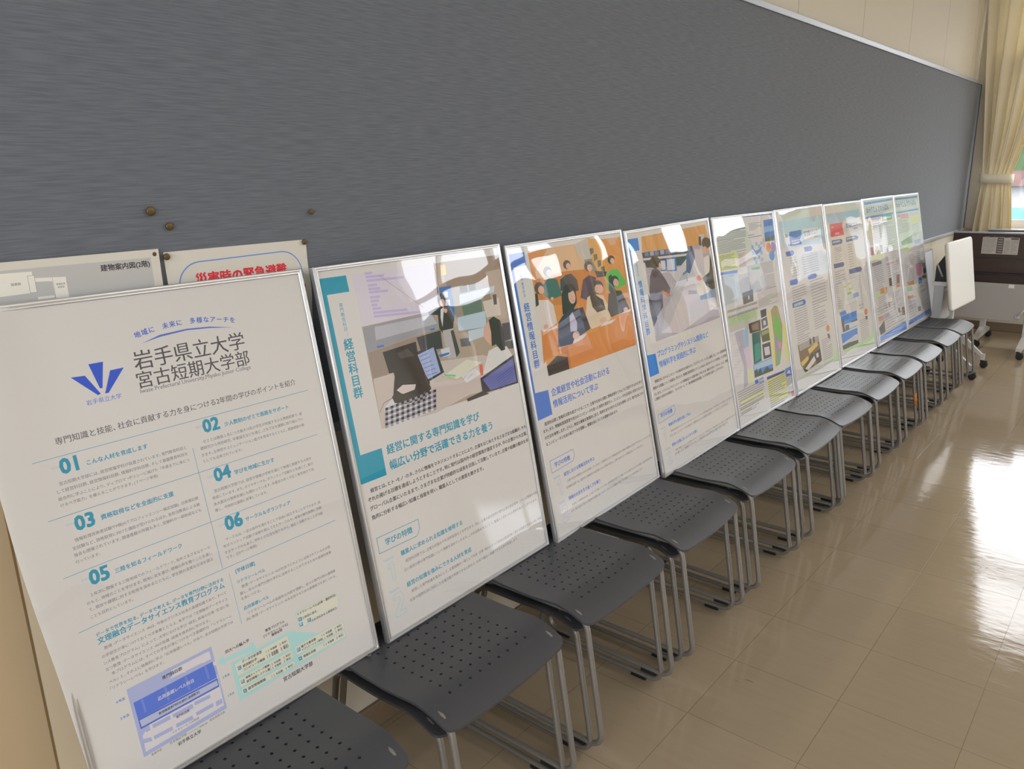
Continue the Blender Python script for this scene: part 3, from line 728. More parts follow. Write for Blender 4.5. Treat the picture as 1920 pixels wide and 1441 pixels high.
  ('p','34323a',[569.1,212.5,599.9,213.8,596.7,259.4,565,261.1]),
  ('p','48464a',[567.7,261.6,601.2,264,598.5,285.8,564.9,283.2]),
  ('p','2c2c32',[245.1,229.2,309.5,224.2,325.2,295.2,263.2,307.9]),
  ('p','9aa4c8',[248.6,236.4,304.8,228,313.1,292.6,266.3,300.9]),
  ('r','3c4c90',1.2,[253.3,242.2,282.8,239.1]),
  ('r','3c4c90',1.2,[256.2,252,286.7,249.1]),
  ('r','3c4c90',1.2,[259.1,261.8,290.5,259.2]),
  ('r','3c4c90',1.2,[262,271.6,294.4,269.3]),
  ('r','3c4c90',1.2,[264.9,281.4,298.3,279.4]),
  ('r','3c4c90',1.2,[267.9,291.3,302.2,289.6]),
  ('p','d6d0bc',[317.4,303.7,411.1,280.2,468.3,298.7,365.5,322.7]),
  ('r','8c7c60',0.8,[317.4,303.7,365.5,322.7,468.3,298.7]),
  ('p','58b0a0',[323.1,299.8,363.8,310.2,360.4,313.6,324.3,304.5]),
  ('p','d8c068',[322,304,360.1,314.9,357.1,317.4,322.3,306.7]),
  ('p','cac4c4',[381.6,317.5,434.7,307.8,455.9,326.4,396.3,338.2]),
  ('r','5a7ab0',0.8,[384.2,326.8,401.4,318.3]),
  ('r','5a7ab0',0.8,[401.3,328.8,423.9,319.6]),
  ('p','d6d0cc',[460,330.9,498.5,274.2,529.6,269.2,572.6,275.4,590.7,304.7,515.4,324.5]),
  ('p','2a2628',[518.7,195.3,539.4,188.5,563.4,202.4,570.4,240.1,564.9,283.2,548,283.6,531.4,262.3,514.4,264.6,520.2,231.4]),
  ('p','c89c88',[496.4,209.5,518.3,197,520.2,231.4,510.7,262.1,497,248.8,488.2,233]),
  ('p','d8654c',[454,302.9,466.9,303.8,462.5,331.4,452.1,331]),
  ('p','2c2c34',[449.4,337.5,595.2,303,595,382.4,447.9,378.2]),
  ('p','5c629a',[457,342.7,588.9,311.8,589.3,377.4,480.2,376.7]),
  ('r','39408a',1.2,[508.3,352.2,586.1,333.6]),
  ('r','39408a',1.2,[510,358.4,584.5,340]),
  ('r','39408a',1.2,[511.7,364.6,582.8,346.4]),
  ('r','39408a',1.2,[513.4,370.8,581.2,352.8]),
  ('r','39408a',1.2,[515.1,377.1,579.5,359.1]),
  ('r','39408a',1.2,[516.8,383.3,577.9,365.5]),
  ('p','3a3836',[386.2,377.8,449.6,371.5,472.9,384.1,389.3,385.6]),
  ('p','2e2a28',[151.4,313.7,166.3,271,162.9,251.3,186.3,224.3,214.3,213.7,239.1,218.4,250.4,243.3,256,273.9,272.1,308.8,258.1,337.2,193.3,331.7]),
  ('p','4a4644',[185,220.9,220.3,215.5,239,236.2,196,235.8]),
  ('p','c4b4b0',[164.3,304,185.2,296,226.4,303.6,219.2,315,179.9,317.2]),
  ('p','d4d0d2',[117.4,335.6,145.7,320.3,174.9,337,241.1,333.2,270.1,316.7,270.9,377.1,189,383.3,122.3,381.1]),
  ('p','38342e',[146.8,315.8,160.8,309.6,196,321,246.1,331.1,270.5,315.1,272.8,324,247.2,344.6,182.2,342,151.2,331.2]),
  ('p','2c2a32',[120.4,336.3,128.6,336,128.8,342,120.5,342.3]),
  ('p','8f8b92',[119,341.9,127.2,341.6,127.4,347.7,119.1,348]),
  ('p','2c2a32',[117.6,347.6,125.8,347.3,125.9,353.3,117.7,353.6]),
  ('p','8f8b92',[116.2,353.2,124.4,353,124.5,359,116.3,359.3]),
  ('p','2c2a32',[114.8,358.9,123,358.6,123.1,364.7,114.9,364.9]),
  ('p','8f8b92',[113.4,364.5,121.6,364.3,121.7,370.3,113.5,370.5]),
  ('p','2c2a32',[112,370.1,120.2,369.9,120.3,376,112.1,376.2]),
  ('p','8f8b92',[110.6,375.8,118.8,375.6,118.9,381.6,110.7,381.8]),
  ('p','8f8b92',[128.6,336,136.9,335.6,137,341.7,128.8,342]),
  ('p','8f8b92',[125.8,347.3,134.1,347,134.2,353.1,125.9,353.3]),
  ('p','8f8b92',[123,358.6,131.2,358.3,131.4,364.4,123.1,364.7]),
  ('p','8f8b92',[120.2,369.9,128.4,369.7,128.5,375.8,120.3,376]),
  ('p','2c2a32',[136.9,335.6,145.2,335.3,145.4,341.4,137,341.7]),
  ('p','8f8b92',[135.5,341.3,143.8,341,143.9,347.1,135.6,347.4]),
  ('p','2c2a32',[134.1,347,142.4,346.7,142.5,352.8,134.2,353.1]),
  ('p','8f8b92',[132.7,352.7,141,352.4,141.1,358.5,132.8,358.7]),
  ('p','2c2a32',[131.2,358.3,139.5,358.1,139.7,364.2,131.4,364.4]),
  ('p','8f8b92',[129.8,364,138.1,363.8,138.3,369.9,130,370.1]),
  ('p','2c2a32',[128.4,369.7,136.7,369.5,136.8,375.6,128.5,375.8]),
  ('p','8f8b92',[127,375.4,135.3,375.2,135.4,381.3,127.1,381.4]),
  ('p','8f8b92',[145.2,335.3,153.6,335,153.7,341.1,145.4,341.4]),
  ('p','8f8b92',[142.4,346.7,150.8,346.4,150.9,352.5,142.5,352.8]),
  ('p','8f8b92',[139.5,358.1,147.9,357.8,148,363.9,139.7,364.2]),
  ('p','8f8b92',[136.7,369.5,145,369.3,145.2,375.4,136.8,375.6]),
  ('p','2c2a32',[153.6,335,162,334.6,162.2,340.8,153.7,341.1]),
  ('p','8f8b92',[152.2,340.7,160.6,340.4,160.8,346.5,152.3,346.8]),
  ('p','2c2a32',[150.8,346.4,159.2,346.1,159.3,352.2,150.9,352.5]),
  ('p','8f8b92',[149.3,352.1,157.7,351.8,157.9,358,149.5,358.2]),
  ('p','2c2a32',[147.9,357.8,156.3,357.6,156.5,363.7,148,363.9]),
  ('p','8f8b92',[146.5,363.5,154.9,363.3,155,369.4,146.6,369.7]),
  ('p','2c2a32',[145,369.3,153.4,369,153.6,375.2,145.2,375.4]),
  ('p','8f8b92',[143.6,375,152,374.8,152.2,380.9,143.8,381.1]),
  ('p','8f8b92',[162,334.6,170.5,334.3,170.7,340.4,162.2,340.8]),
  ('p','8f8b92',[159.2,346.1,167.7,345.8,167.8,352,159.3,352.2]),
  ('p','8f8b92',[156.3,357.6,164.8,357.3,164.9,363.5,156.5,363.7]),
  ('p','8f8b92',[153.4,369,161.9,368.8,162.1,375,153.6,375.2]),
  ('p','2c2a32',[170.5,334.3,179.1,334,179.3,340.1,170.7,340.4]),
  ('p','8f8b92',[169.1,340.1,177.6,339.7,177.8,345.9,169.3,346.2]),
  ('p','2c2a32',[167.7,345.8,176.2,345.5,176.4,351.7,167.8,352]),
  ('p','8f8b92',[166.2,351.6,174.8,351.3,174.9,357.5,166.4,357.7]),
  ('p','2c2a32',[164.8,357.3,173.3,357,173.5,363.2,164.9,363.5]),
  ('p','8f8b92',[163.3,363.1,171.9,362.8,172,369,163.5,369.2]),
  ('p','2c2a32',[161.9,368.8,170.4,368.6,170.6,374.8,162.1,375]),
  ('p','8f8b92',[160.5,374.6,169,374.4,169.1,380.5,160.6,380.7]),
  ('p','8f8b92',[179.1,334,187.7,333.6,187.9,339.8,179.3,340.1]),
  ('p','8f8b92',[176.2,345.5,184.8,345.2,185,351.4,176.4,351.7]),
  ('p','8f8b92',[173.3,357,181.9,356.8,182.1,363,173.5,363.2]),
  ('p','8f8b92',[170.4,368.6,179,368.4,179.2,374.6,170.6,374.8]),
  ('p','2c2a32',[187.7,333.6,196.4,333.3,196.6,339.5,187.9,339.8]),
  ('p','8f8b92',[186.3,339.4,194.9,339.1,195.1,345.3,186.4,345.6]),
  ('p','2c2a32',[184.8,345.2,193.5,344.9,193.6,351.1,185,351.4]),
  ('p','8f8b92',[183.4,351,192,350.7,192.2,356.9,183.5,357.2]),
  ('p','2c2a32',[181.9,356.8,190.6,356.5,190.7,362.7,182.1,363]),
  ('p','8f8b92',[180.5,362.6,189.1,362.3,189.3,368.5,180.6,368.8]),
  ('p','2c2a32',[179,368.4,187.6,368.1,187.8,374.4,179.2,374.6]),
  ('p','8f8b92',[177.6,374.1,186.2,373.9,186.3,380.2,177.7,380.4]),
  ('p','8f8b92',[196.4,333.3,205.1,332.9,205.3,339.1,196.6,339.5]),
  ('p','8f8b92',[193.5,344.9,202.2,344.6,202.4,350.8,193.6,351.1]),
  ('p','8f8b92',[190.6,356.5,199.3,356.2,199.4,362.5,190.7,362.7]),
  ('p','8f8b92',[187.6,368.1,196.3,367.9,196.5,374.2,187.8,374.4]),
  ('p','2c2a32',[205.1,332.9,213.9,332.6,214.1,338.8,205.3,339.1]),
  ('p','8f8b92',[203.7,338.7,212.4,338.4,212.6,344.7,203.8,345]),
  ('p','2c2a32',[202.2,344.6,211,344.3,211.1,350.5,202.4,350.8]),
  ('p','8f8b92',[200.7,350.4,209.5,350.1,209.7,356.4,200.9,356.7]),
  ('p','2c2a32',[199.3,356.2,208,356,208.2,362.2,199.4,362.5]),
  ('p','8f8b92',[197.8,362.1,206.6,361.8,206.7,368.1,198,368.3]),
  ('p','2c2a32',[196.3,367.9,205.1,367.7,205.3,373.9,196.5,374.2]),
  ('p','8f8b92',[194.9,373.7,203.6,373.5,203.8,379.8,195,380]),
  ('p','8f8b92',[213.9,332.6,222.8,332.2,223,338.5,214.1,338.8]),
  ('p','8f8b92',[211,344.3,219.8,344,220,350.2,211.1,350.5]),
  ('p','8f8b92',[208,356,216.9,355.7,217,362,208.2,362.2]),
  ('p','8f8b92',[205.1,367.7,213.9,367.4,214.1,373.7,205.3,373.9]),
  ('p','2c2a32',[222.8,332.2,231.7,331.8,231.9,338.1,223,338.5]),
  ('p','8f8b92',[221.3,338.1,230.2,337.7,230.4,344,221.5,344.4]),
  ('p','2c2a32',[219.8,344,228.7,343.6,228.9,349.9,220,350.2]),
  ('p','8f8b92',[218.3,349.8,227.2,349.5,227.4,355.8,218.5,356.1]),
  ('p','2c2a32',[216.9,355.7,225.8,355.4,225.9,361.7,217,362]),
  ('p','8f8b92',[215.4,361.6,224.3,361.3,224.5,367.6,215.6,367.9]),
  ('p','2c2a32',[213.9,367.4,222.8,367.2,223,373.5,214.1,373.7]),
  ('p','8f8b92',[212.4,373.3,221.3,373.1,221.5,379.4,212.6,379.6]),
  ('p','8f8b92',[231.7,331.8,240.7,331.5,240.9,337.8,231.9,338.1]),
  ('p','8f8b92',[228.7,343.6,237.7,343.3,237.9,349.6,228.9,349.9]),
  ('p','8f8b92',[225.8,355.4,234.7,355.1,234.9,361.5,225.9,361.7]),
  ('p','8f8b92',[222.8,367.2,231.7,367,231.9,373.3,223,373.5]),
  ('p','2c2a32',[240.7,331.5,249.7,331.1,249.9,337.5,240.9,337.8]),
  ('p','8f8b92',[239.2,337.4,248.2,337.1,248.4,343.4,239.4,343.7]),
  ('p','2c2a32',[237.7,343.3,246.7,343,246.9,349.3,237.9,349.6]),
  ('p','8f8b92',[236.2,349.2,245.2,348.9,245.4,355.3,236.4,355.6]),
  ('p','2c2a32',[234.7,355.1,243.7,354.9,243.9,361.2,234.9,361.5]),
  ('p','8f8b92',[233.2,361.1,242.2,360.8,242.4,367.2,233.4,367.4]),
  ('p','2c2a32',[231.7,367,240.8,366.7,240.9,373.1,231.9,373.3]),
  ('p','8f8b92',[230.3,372.9,239.3,372.7,239.5,379,230.4,379.2]),
  ('p','8f8b92',[249.7,331.1,258.8,330.7,259,337.1,249.9,337.5]),
  ('p','8f8b92',[246.7,343,255.8,342.7,256,349,246.9,349.3]),
  ('p','8f8b92',[243.7,354.9,252.8,354.6,253,361,243.9,361.2]),
  ('p','8f8b92',[240.8,366.7,249.8,366.5,250,372.9,240.9,373.1]),
  ('p','2c2a32',[258.8,330.7,268,330.4,268.2,336.8,259,337.1]),
  ('p','8f8b92',[257.3,336.7,266.5,336.4,266.7,342.8,257.5,343.1]),
  ('p','2c2a32',[255.8,342.7,265,342.3,265.2,348.7,256,349]),
  ('p','8f8b92',[254.3,348.6,263.5,348.3,263.7,354.7,254.5,355]),
  ('p','2c2a32',[252.8,354.6,262,354.3,262.2,360.7,253,361]),
  ('p','8f8b92',[251.3,360.5,260.5,360.3,260.7,366.7,251.5,366.9]),
  ('p','2c2a32',[249.8,366.5,259,366.3,259.2,372.7,250,372.9]),
  ('p','8f8b92',[248.3,372.4,257.5,372.2,257.7,378.6,248.5,378.8]),
  ('p','8f8b92',[268,330.4,277.3,330,277.5,336.4,268.2,336.8]),
  ('p','8f8b92',[265,342.3,274.2,342,274.4,348.4,265.2,348.7]),
  ('p','8f8b92',[262,354.3,271.2,354,271.4,360.4,262.2,360.7]),
  ('p','8f8b92',[259,366.3,268.2,366,268.4,372.4,259.2,372.7]),
  ('p','2c2a32',[277.3,330,286.6,329.6,286.8,336.1,277.5,336.4]),
  ('p','8f8b92',[275.7,336,285,335.7,285.3,342.1,276,342.4]),
  ('p','2c2a32',[274.2,342,283.5,341.7,283.7,348.1,274.4,348.4]),
  ('p','8f8b92',[272.7,348,282,347.7,282.2,354.1,272.9,354.4]),
  ('p','2c2a32',[271.2,354,280.5,353.7,280.7,360.2,271.4,360.4]),
  ('p','8f8b92',[269.7,360,279,359.7,279.2,366.2,269.9,366.4]),
  ('p','2c2a32',[268.2,366,277.4,365.8,277.7,372.2,268.4,372.4]),
  ('p','8f8b92',[266.7,372,275.9,371.8,276.1,378.2,266.9,378.4]),
  ('r','2a2826',1,[154.6,317.7,120.3,323.7,103.8,341.6]),
  ('t','2089a0',102.8,441.8,317.6,1,'経営に関する専門知識を学び'),
  ('t','2089a0',103.2,478.5,360.4,1,'幅広い分野で活躍できる力を養う'),
  ('t','403c40',35.5,511.2,562.2,1,'経営とは、ヒト・モノ・カネ、さらに情報をマネジメントすることにより、企業をはじめとするさまざまな組織が、それ'),
  ('t','403c40',23.9,530.1,573,1,'ぞれの掲げる目標を達成しようとすることです。特に現代は国内外の経営環境が激変する中、中小企業から大企業、'),
  ('t','403c40',24.2,550.5,572.9,1,'グローバル企業にいたるまで、さまざまな企業が持続的な成長を目指して活動しています。企業や組織の動向を多'),
  ('t','403c40',24.5,571.9,378.3,1,'角的に分析する幅広い知識と技能を培い、職業人としての資質を磨きます。'),
  ('r','2089a0',1.4,[26.2,615.5,154.9,616.9,154.3,640.4,141.8,654,25.3,652.2,26.2,615.5]),
  ('t','2089a0',47.8,641.2,83.8,1,'学びの特徴'),
  ('t','7ab4c0',32.4,676.8,30.1,0,'Features'),
  ('o','8fc0ca',37.1,726.1,42.8,1.2,'1'),
  ('t','2089a0',85.1,681.7,208.7,1,'職業人に求められる知識を修得する'),
  ('t','6a666c',94.8,701.9,502,0,'経営科目群では、企業の仕組みや社会的役割などを学びます。特に、企業の経営管理や現代企業の経営事情、さらには関連する幅'),
  ('t','6a666c',85.5,720.9,506.7,0,'広い経営分野の専門知識について理解を深めていきます。この科目群を学ぶことで、職業人に求められる資質を養うことができます。'),
  ('t','7ab4c0',31.5,752.3,30.8,0,'Features'),
  ('o','8fc0ca',36,813.2,55.7,1.2,'2'),
  ('t','2089a0',85.2,759,222.1,1,'経営の知識を強みにできる人材を育成'),
  ('t','6a666c',94.9,777.1,501.5,0,'修得した専門知識を強みにして、企業組織の一員として社会・企業・個人にとって有効な経営改善に関する提案ができる人材、地域'),
  ('t','6a666c',84.9,796.4,402.9,0,'社会や国際社会に対応した企業活動が実践できる人材など、社会で幅広く貢献できる人材を育成します。'),
 ],
 3: [
  ('p','416bb6',[10,25.7,83.2,25.2,83,62,24.2,63.8,22.1,418.6,82.7,423.2,83.4,495.5,12.1,497.2]),
  ('v','4a70b0',51.6,85.2,64.1,0,'専門教育科目'),
  ('r','4a70b0',0.5,[52,161,57.7,154.4]),
  ('v','416bb6',52.4,163.9,189.9,1,'経営情報科目群'),
  ('p','c48242',[98.9,25.7,599.1,24.9,595.4,386.9,96,385.2]),
  ('p','e8bd92',[190.8,26.9,338.1,26.1,349.7,63.5,426.7,120,464.9,132,275.6,99,225,103.8,118.6,108.3,117.1,84.3,148.4,63.9]),
  ('p','b0a89e',[335,25.8,405.6,12.9,416.4,62.8,461.9,118.3,363.6,105.3,365.6,76.1,344.4,59.4]),
  ('p','7d7a70',[372,76.8,415.4,77.6,461.4,120.2,424.5,127.2,377.5,103.2]),
  ('p','c8903a',[407.5,13,497.5,23.1,499,101.4,485.5,134.4,444.6,129.6,416.5,85.1]),
  ('p','54503c',[411.3,45.6,431.9,44.8,432,60.5,411.8,66.8]),
  ('p','54503c',[426.8,66.4,447.6,65.8,447.8,81.6,427.3,87.8]),
  ('p','54503c',[442.6,87.5,463.6,87,463.7,103,443.1,109]),
  ('p','54503c',[458.5,108.8,479.7,108.5,479.9,124.6,459,130.5]),
  ('p','de9450',[486.8,23.3,602.8,25.2,601.4,167.9,508.9,152.6,488.6,100.3]),
  ('p','e8b088',[515.2,23.4,587.9,24.8,562.9,46,533.3,47.2]),
  ('p','b87236',[107.7,107,250.6,99.7,363.6,105.3,478.6,133.6,454.3,214.7,96.9,183.9]),
  ('p','c0763a',[298.8,192.4,547.2,196.5,574.7,255.8,319.6,254.3]),
  ('p','3a625c',[145,125.4,176,108.5,214.7,118.4,227.6,167.9,168.9,173.7,143.8,159.7]),
  ('e','504c48',175.2,91,20.5,15.1),
  ('e','d2a48e',181.1,96.1,12.8,10.3),
  ('e','d2a48e',175.7,170.5,8,4.7),
  ('p','3a3c46',[230,122.1,259.5,111.4,291.2,109.8,316.4,132.7,316.4,165.6,268.4,166.3,222.8,153]),
  ('e','44413f',277.4,82,19.5,13.9),
  ('e','d2a48e',283,86.7,12.1,9.4),
  ('p','42344a',[318.3,187.8,347.8,136.6,384,126.2,421.3,138.1,402.8,177.1,349,199.5]),
  ('e','504c4c',388.8,98.9,23.5,16.2),
  ('e','d2a48e',395.6,104.4,14.7,11),
  ('p','55a84a',[484.1,134.3,517.3,124.6,550.7,123.3,592.8,170.8,589.4,182.3,520.4,187.1,473.4,186.6]),
  ('e','34302e',525.4,92.7,21.3,14),
  ('e','d2a48e',531.7,97.4,13.2,9.5),
  ('p','2c2824',[420.6,117.4,487.7,127,476.4,141,427.9,139]),
  ('p','cdbfb8',[89.8,179.4,113.4,165.7,157.6,172.1,176.3,188.8,179.9,242.2,109.4,258.9,90.7,244.6]),
  ('e','4a4443',124,132.9,23.1,17.4),
  ('e','d2a48e',130.6,138.9,14.4,11.8),
  ('p','382f2e',[99.1,146.7,110.9,144.9,108.5,178.8,92.6,183.2]),
  ('e','d2a48e',123.5,246,12.1,8),
  ('p','d6c0a4',[327.1,255.5,354.3,192.9,386.5,186.2,445.1,198.1,463.6,231.4,467.4,278.3,396.8,289.6,348.7,290.8]),
  ('e','2e2a2c',422.6,168.5,30.9,20.8),
  ('e','d2a48e',431.6,175.7,19.2,14.3),
  ('p','302a2c',[384.2,159.7,408.1,147.8,405.1,192.5,440.8,212.7,445.5,244,396.1,245.9,374.8,225.7,370.3,195.1]),
  ('e','d2a48e',419,173.7,16,13.7),
  ('e','d2a48e',423.3,275.7,20.3,9.5),
  ('p','343238',[457.8,245.9,477,198.6,511.7,191.7,554.4,197.5,574.3,231.9,591.4,264.3,472.6,273.3]),
  ('e','2e2a2c',524.2,162.3,27.1,17.7),
  ('e','d2a48e',532.1,168.4,16.9,12.2),
  ('p','302a28',[493.6,143.1,513.3,137.7,512.6,176.3,535.5,210.6,539.4,234.7,509.7,222.6,483.8,188]),
  ('e','d2a48e',530.7,167.7,12.8,12.8),
  ('e','d2a48e',565.3,261.5,14.6,6.9),
  ('p','23232c',[214.6,223,223.5,167.3,244.5,141.7,276.5,138.6,299.9,156.1,296.8,199.4,264.2,223.5,258.1,244.3]),
  ('e','d8aa94',274.8,178.8,18.3,21.5),
  ('e','23232c',266.4,151.7,26.7,13.1),
  ('r','9a4a44',0.8,[266.1,191.3,281.7,189.9]),
  ('p','262b40',[162.8,313.5,185.7,243.2,213.6,226.4,266.2,216.6,323.7,218,346,288.5,266,304,236.8,316.8]),
  ('p','a8a0b2',[245.6,233.3,264.2,223.5,279.3,258.7,272.1,283.1,238,280.7]),
  ('p','c47a3e',[96.3,264.5,180.4,257.2,162.8,313.5,236.6,317.5,476.5,284.4,598.4,266.6,595.4,386.9,203.7,387.1,198.3,341.9,143.8,321.2,83.9,347]),
  ('p','b56b35',[156.1,320.1,211.1,319.2,210.6,385,200.8,386.5,199.5,342.2]),
  ('p','332e2c',[95.6,356.4,151.4,336.2,202.2,349.9,200.8,386.5,96,385.2]),
  ('p','d6ccc4',[253.9,301.8,322.8,299.4,296.2,311.3,236.3,318.5]),
  ('p','d6ccc4',[420,282.1,498.7,283.4,467,291.8,402.9,292.6]),
  ('p','d6ccc4',[130.7,254.9,176.3,250.4,177.2,257.7,126.5,259.4]),
  ('p','d6ccc4',[556.1,266.9,599.1,264.3,592.7,272.6,531.6,272.9]),
  ('e','d8aa94',263.4,295.4,18.3,11.8),
  ('r','3a3a3e',1.2,[242,277.8,284.9,294.5]),
  ('t','416bb6',95.8,445.9,313.8,1,'企業経営や社会活動における'),
  ('t','416bb6',94.9,479.7,238.9,1,'情報活用について学ぶ'),
  ('t','403c40',39.7,519.2,556.6,1,'経営科目群と情報科目群を結びつけることで、企業や社会の活動に情報技術をどのように活用できるかを学び'),
  ('t','403c40',28.9,538.2,566.3,1,'ます。また、情報処理演習室や自分のコンピュータを使った演習を適宜行い、コンピュータを応用的に利用するため'),
  ('t','403c40',29.8,557.8,565.6,1,'の方法を修得します。さらに、特定の事象を数理的に捉え、現実社会を分析する方法を修得します。現代社会におけ'),
  ('t','403c40',30.4,577,391.9,1,'るコンピュータと社会の結びつきを理解し、情報社会についての理解を深めます。'),
  ('r','416bb6',1.4,[32.2,622.3,150.9,621,154.5,637.4,142.7,653.7,34.2,658.1,32.2,622.3]),
  ('t','416bb6',52.6,646.4,77.1,1,'学びの特徴'),
  ('t','8aa4d0',36.8,678.7,31.2,0,'Features'),
  ('o','9ab0d8',45.9,730.3,44.2,1.2,'1'),
  ('t','416bb6',87.9,685,162.8,1,'経営における情報活用を学ぶ'),
  ('t','6a666c',97.9,706.6,496.2,0,'企業や社会の情報化の流れが加速しているなか、企業経営における情報通信技術や情報の戦略的な活用が不可欠となっています。経'),
  ('t','6a666c',89,724.6,451.1,0,'営情報科目群では、経営学と情報科学の両分野にわたる学修を踏まえ、企業や社会における情報活用について学びます。'),
  ('t','8aa4d0',39.4,756.2,30.4,0,'Features'),
  ('o','9ab0d8',47.1,813.3,49,1.2,'2'),
  ('t','416bb6',90.6,759.8,171.7,1,'情報化社会を生き抜く力を養う'),
  ('t','6a666c',100.5,780.8,488.3,0,'加速化する情報化社会を、より良く生き抜いていくため、経営情報科目群では、情報システムに関するさまざまな知識と技能の修得を目指し'),
  ('t','6a666c',91.5,798.4,421.5,0,'ます。現代社会が求める実践的な知識を身につけて、さまざまな業種や分野で力を発揮できる人材を育成します。'),
 ],
 4: [
  ('p','1c7ccc',[7.5,29.3,81.9,30.2,79.7,71.8,22.1,73.1,18.5,426.2,74.2,430.9,78.4,501.8,10.2,501.9]),
  ('v','3a80b8',46.8,94.1,63.3,0,'専門教育科目'),
  ('r','3a80b8',0.5,[47,169.4,52.6,163.6]),
  ('v','1c7ccc',49.4,171.5,190.9,1,'情報科学科目群'),
  ('p','9a949c',[104.1,30.9,577.7,24.7,591.4,391.4,90.3,392.5]),
  ('p','c08a50',[103.7,28.5,581.4,24.7,593.9,98.7,440.4,94.6,94.8,79.6]),
  ('r','a8743e',1,[125.2,28.5,116.9,78.2]),
  ('r','a8743e',1,[153.4,28.4,144.6,79.9]),
  ('r','a8743e',1,[182,28.3,172.7,81.6]),
  ('r','a8743e',1,[211.1,28.2,201.2,83.3]),
  ('r','a8743e',1,[240.6,28.2,230.3,85]),
  ('r','a8743e',1,[270.6,28.1,259.7,86.8]),
  ('r','a8743e',1,[301,28,289.7,88.5]),
  ('r','a8743e',1,[332,28,320.1,90.4]),
  ('r','a8743e',1,[363.4,27.9,351,92.2]),
  ('r','a8743e',1,[395.4,27.8,382.4,94.1]),
  ('r','a8743e',1,[427.9,27.7,414.3,96]),
  ('r','a8743e',1,[461,27.7,446.8,97.9]),
  ('r','a8743e',1,[494.6,27.6,479.8,99.9]),
  ('r','a8743e',1,[528.7,27.5,513.4,101.9]),
  ('p','b0a8a6',[522.2,58.5,560.9,59.2,545.8,133.1,506.1,126.1]),
  ('p','2a2628',[513.8,66,531.6,66.3,525.5,103.1,507.1,95.8]),
  ('p','3a3e52',[91.8,81.8,452,94.4,456.3,134.4,92.8,116.7]),
  ('p','5c6884',[108,83.5,134.4,84.3,132.7,97.4,106.6,97.1]),
  ('p','8a96b0',[142.6,84.7,169.4,85.5,167.7,99,141.1,98.6]),
  ('p','5c6884',[177.8,85.9,205.2,86.7,203.4,100.6,176.3,100.2]),
  ('p','8a96b0',[213.7,87.1,241.7,88,239.7,102.2,212.1,101.8]),
  ('p','5c6884',[250.4,88.4,278.9,89.3,276.8,103.9,248.7,103.5]),
  ('p','8a96b0',[287.7,89.7,316.8,90.6,314.7,105.6,286,105.2]),
  ('p','5c6884',[325.8,91,355.5,91.9,353.3,107.3,324,106.9]),
  ('p','8a96b0',[364.7,92.3,395,93.2,392.6,109.1,362.8,108.6]),
  ('p','5c6884',[404.4,93.6,435.3,94.6,432.8,110.9,402.3,110.4]),
  ('p','c0b4b0',[92.7,101.7,409.9,118.5,412.8,126.9,95.1,109.5]),
  ('p','2e3042',[98.9,112.4,406.5,128.9,396.4,160.2,106.1,135.7]),
  ('p','b8aeb0',[93.9,159.2,341.1,159,459.3,107.4,527.8,114.5,528.1,187.1,572.2,277.7,582.4,342.3,265.7,393.4,136.5,369.5,225.7,267.4,296.8,211.8,256.9,169.7]),
  ('p','4a5680',[397.3,122.5,459.3,107.4,460.2,140.3,402.7,193.5,377.2,184.9]),
  ('p','6a7490',[348.7,186.7,379.7,177.1,377.9,217.4,348.6,221.5]),
  ('p','3c6ab0',[246.8,119.1,317.2,123,309.9,171.1,237.5,164.7]),
  ('p','ccd0d8',[250.7,123.4,305.4,126.2,298.1,165.7,242.7,161.5]),
  ('p','38507e',[202.6,120.5,243.1,122.5,235.8,161.9,198.3,158.5]),
  ('p','bcc4d0',[206.8,123.6,238.7,125.1,232,157.5,201.9,155.1]),
  ('p','a6a2a8',[273.2,235,346.2,194.4,388,186.2,365.5,221.1,197.9,354.6,142.1,367.9,188.8,285.2]),
  ('r','7a767c',1.4,[191.3,285.5,286,228.9,355.7,182.2]),
  ('p','4b4656',[102,210.6,121.1,165.3,139.1,147.3,168.1,142,188.9,156.1,215.4,185.2,244.3,225.6,232.9,244.9,184.9,232.7,174.2,282.8,113.8,314,93.3,285.1]),
  ('e','2c2826',166.3,124,37.9,20.8),
  ('e','c09880',196.8,139.1,8.8,9.8),
  ('p','38343f',[133.7,164.4,166.2,148.1,187.3,161,151.3,179.3]),
  ('p','2c2a32',[88.9,221.3,113.4,268,123.3,315.6,90.5,340.5,84,283.6]),
  ('p','c0663e',[187.3,225.3,237.1,248.2,229.7,254.9,188.3,238.4]),
  ('e','2a2628',567.5,94.8,37,21.7),
  ('e','c8907a',550.2,119.6,18.9,13.5),
  ('p','c8c0bc',[528.8,148,573.6,141.7,567.5,197.5,515.8,224.7]),
  ('p','23242c',[492.7,221.7,558,207.6,588.5,137.7,590.3,194.6,583.6,319.4,570.4,283.1,512.8,252.3]),
  ('e','c8785c',469.9,218.7,24,10.6),
  ('p','6a86a4',[451.1,285.3,586,273.9,587.2,308.5,454.8,301.2]),
  ('p','cfc6b6',[427.4,232.3,503.2,235.6,530.2,283,448.3,284.9]),
  ('p','8a8690',[372.4,251.9,432.4,261.9,434.1,274.5,367.4,267.4]),
  ('t','1c7ccc',85.7,447.3,386.3,1,'プログラミングやシステム開発など'),
  ('t','1c7ccc',87.4,484.6,269.5,1,'情報科学を実践的に学ぶ'),
  ('t','403c40',39.9,529,567,1,'情報社会におけるコンピュータの基本的な仕組みから、プログラミング、システム開発、また、それら開発環境に'),
  ('t','403c40',24,549.7,578.4,1,'関連する理論について系統的に学びます。情報処理演習室のパソコンのほか、自分のパソコンを使用しての学修も'),
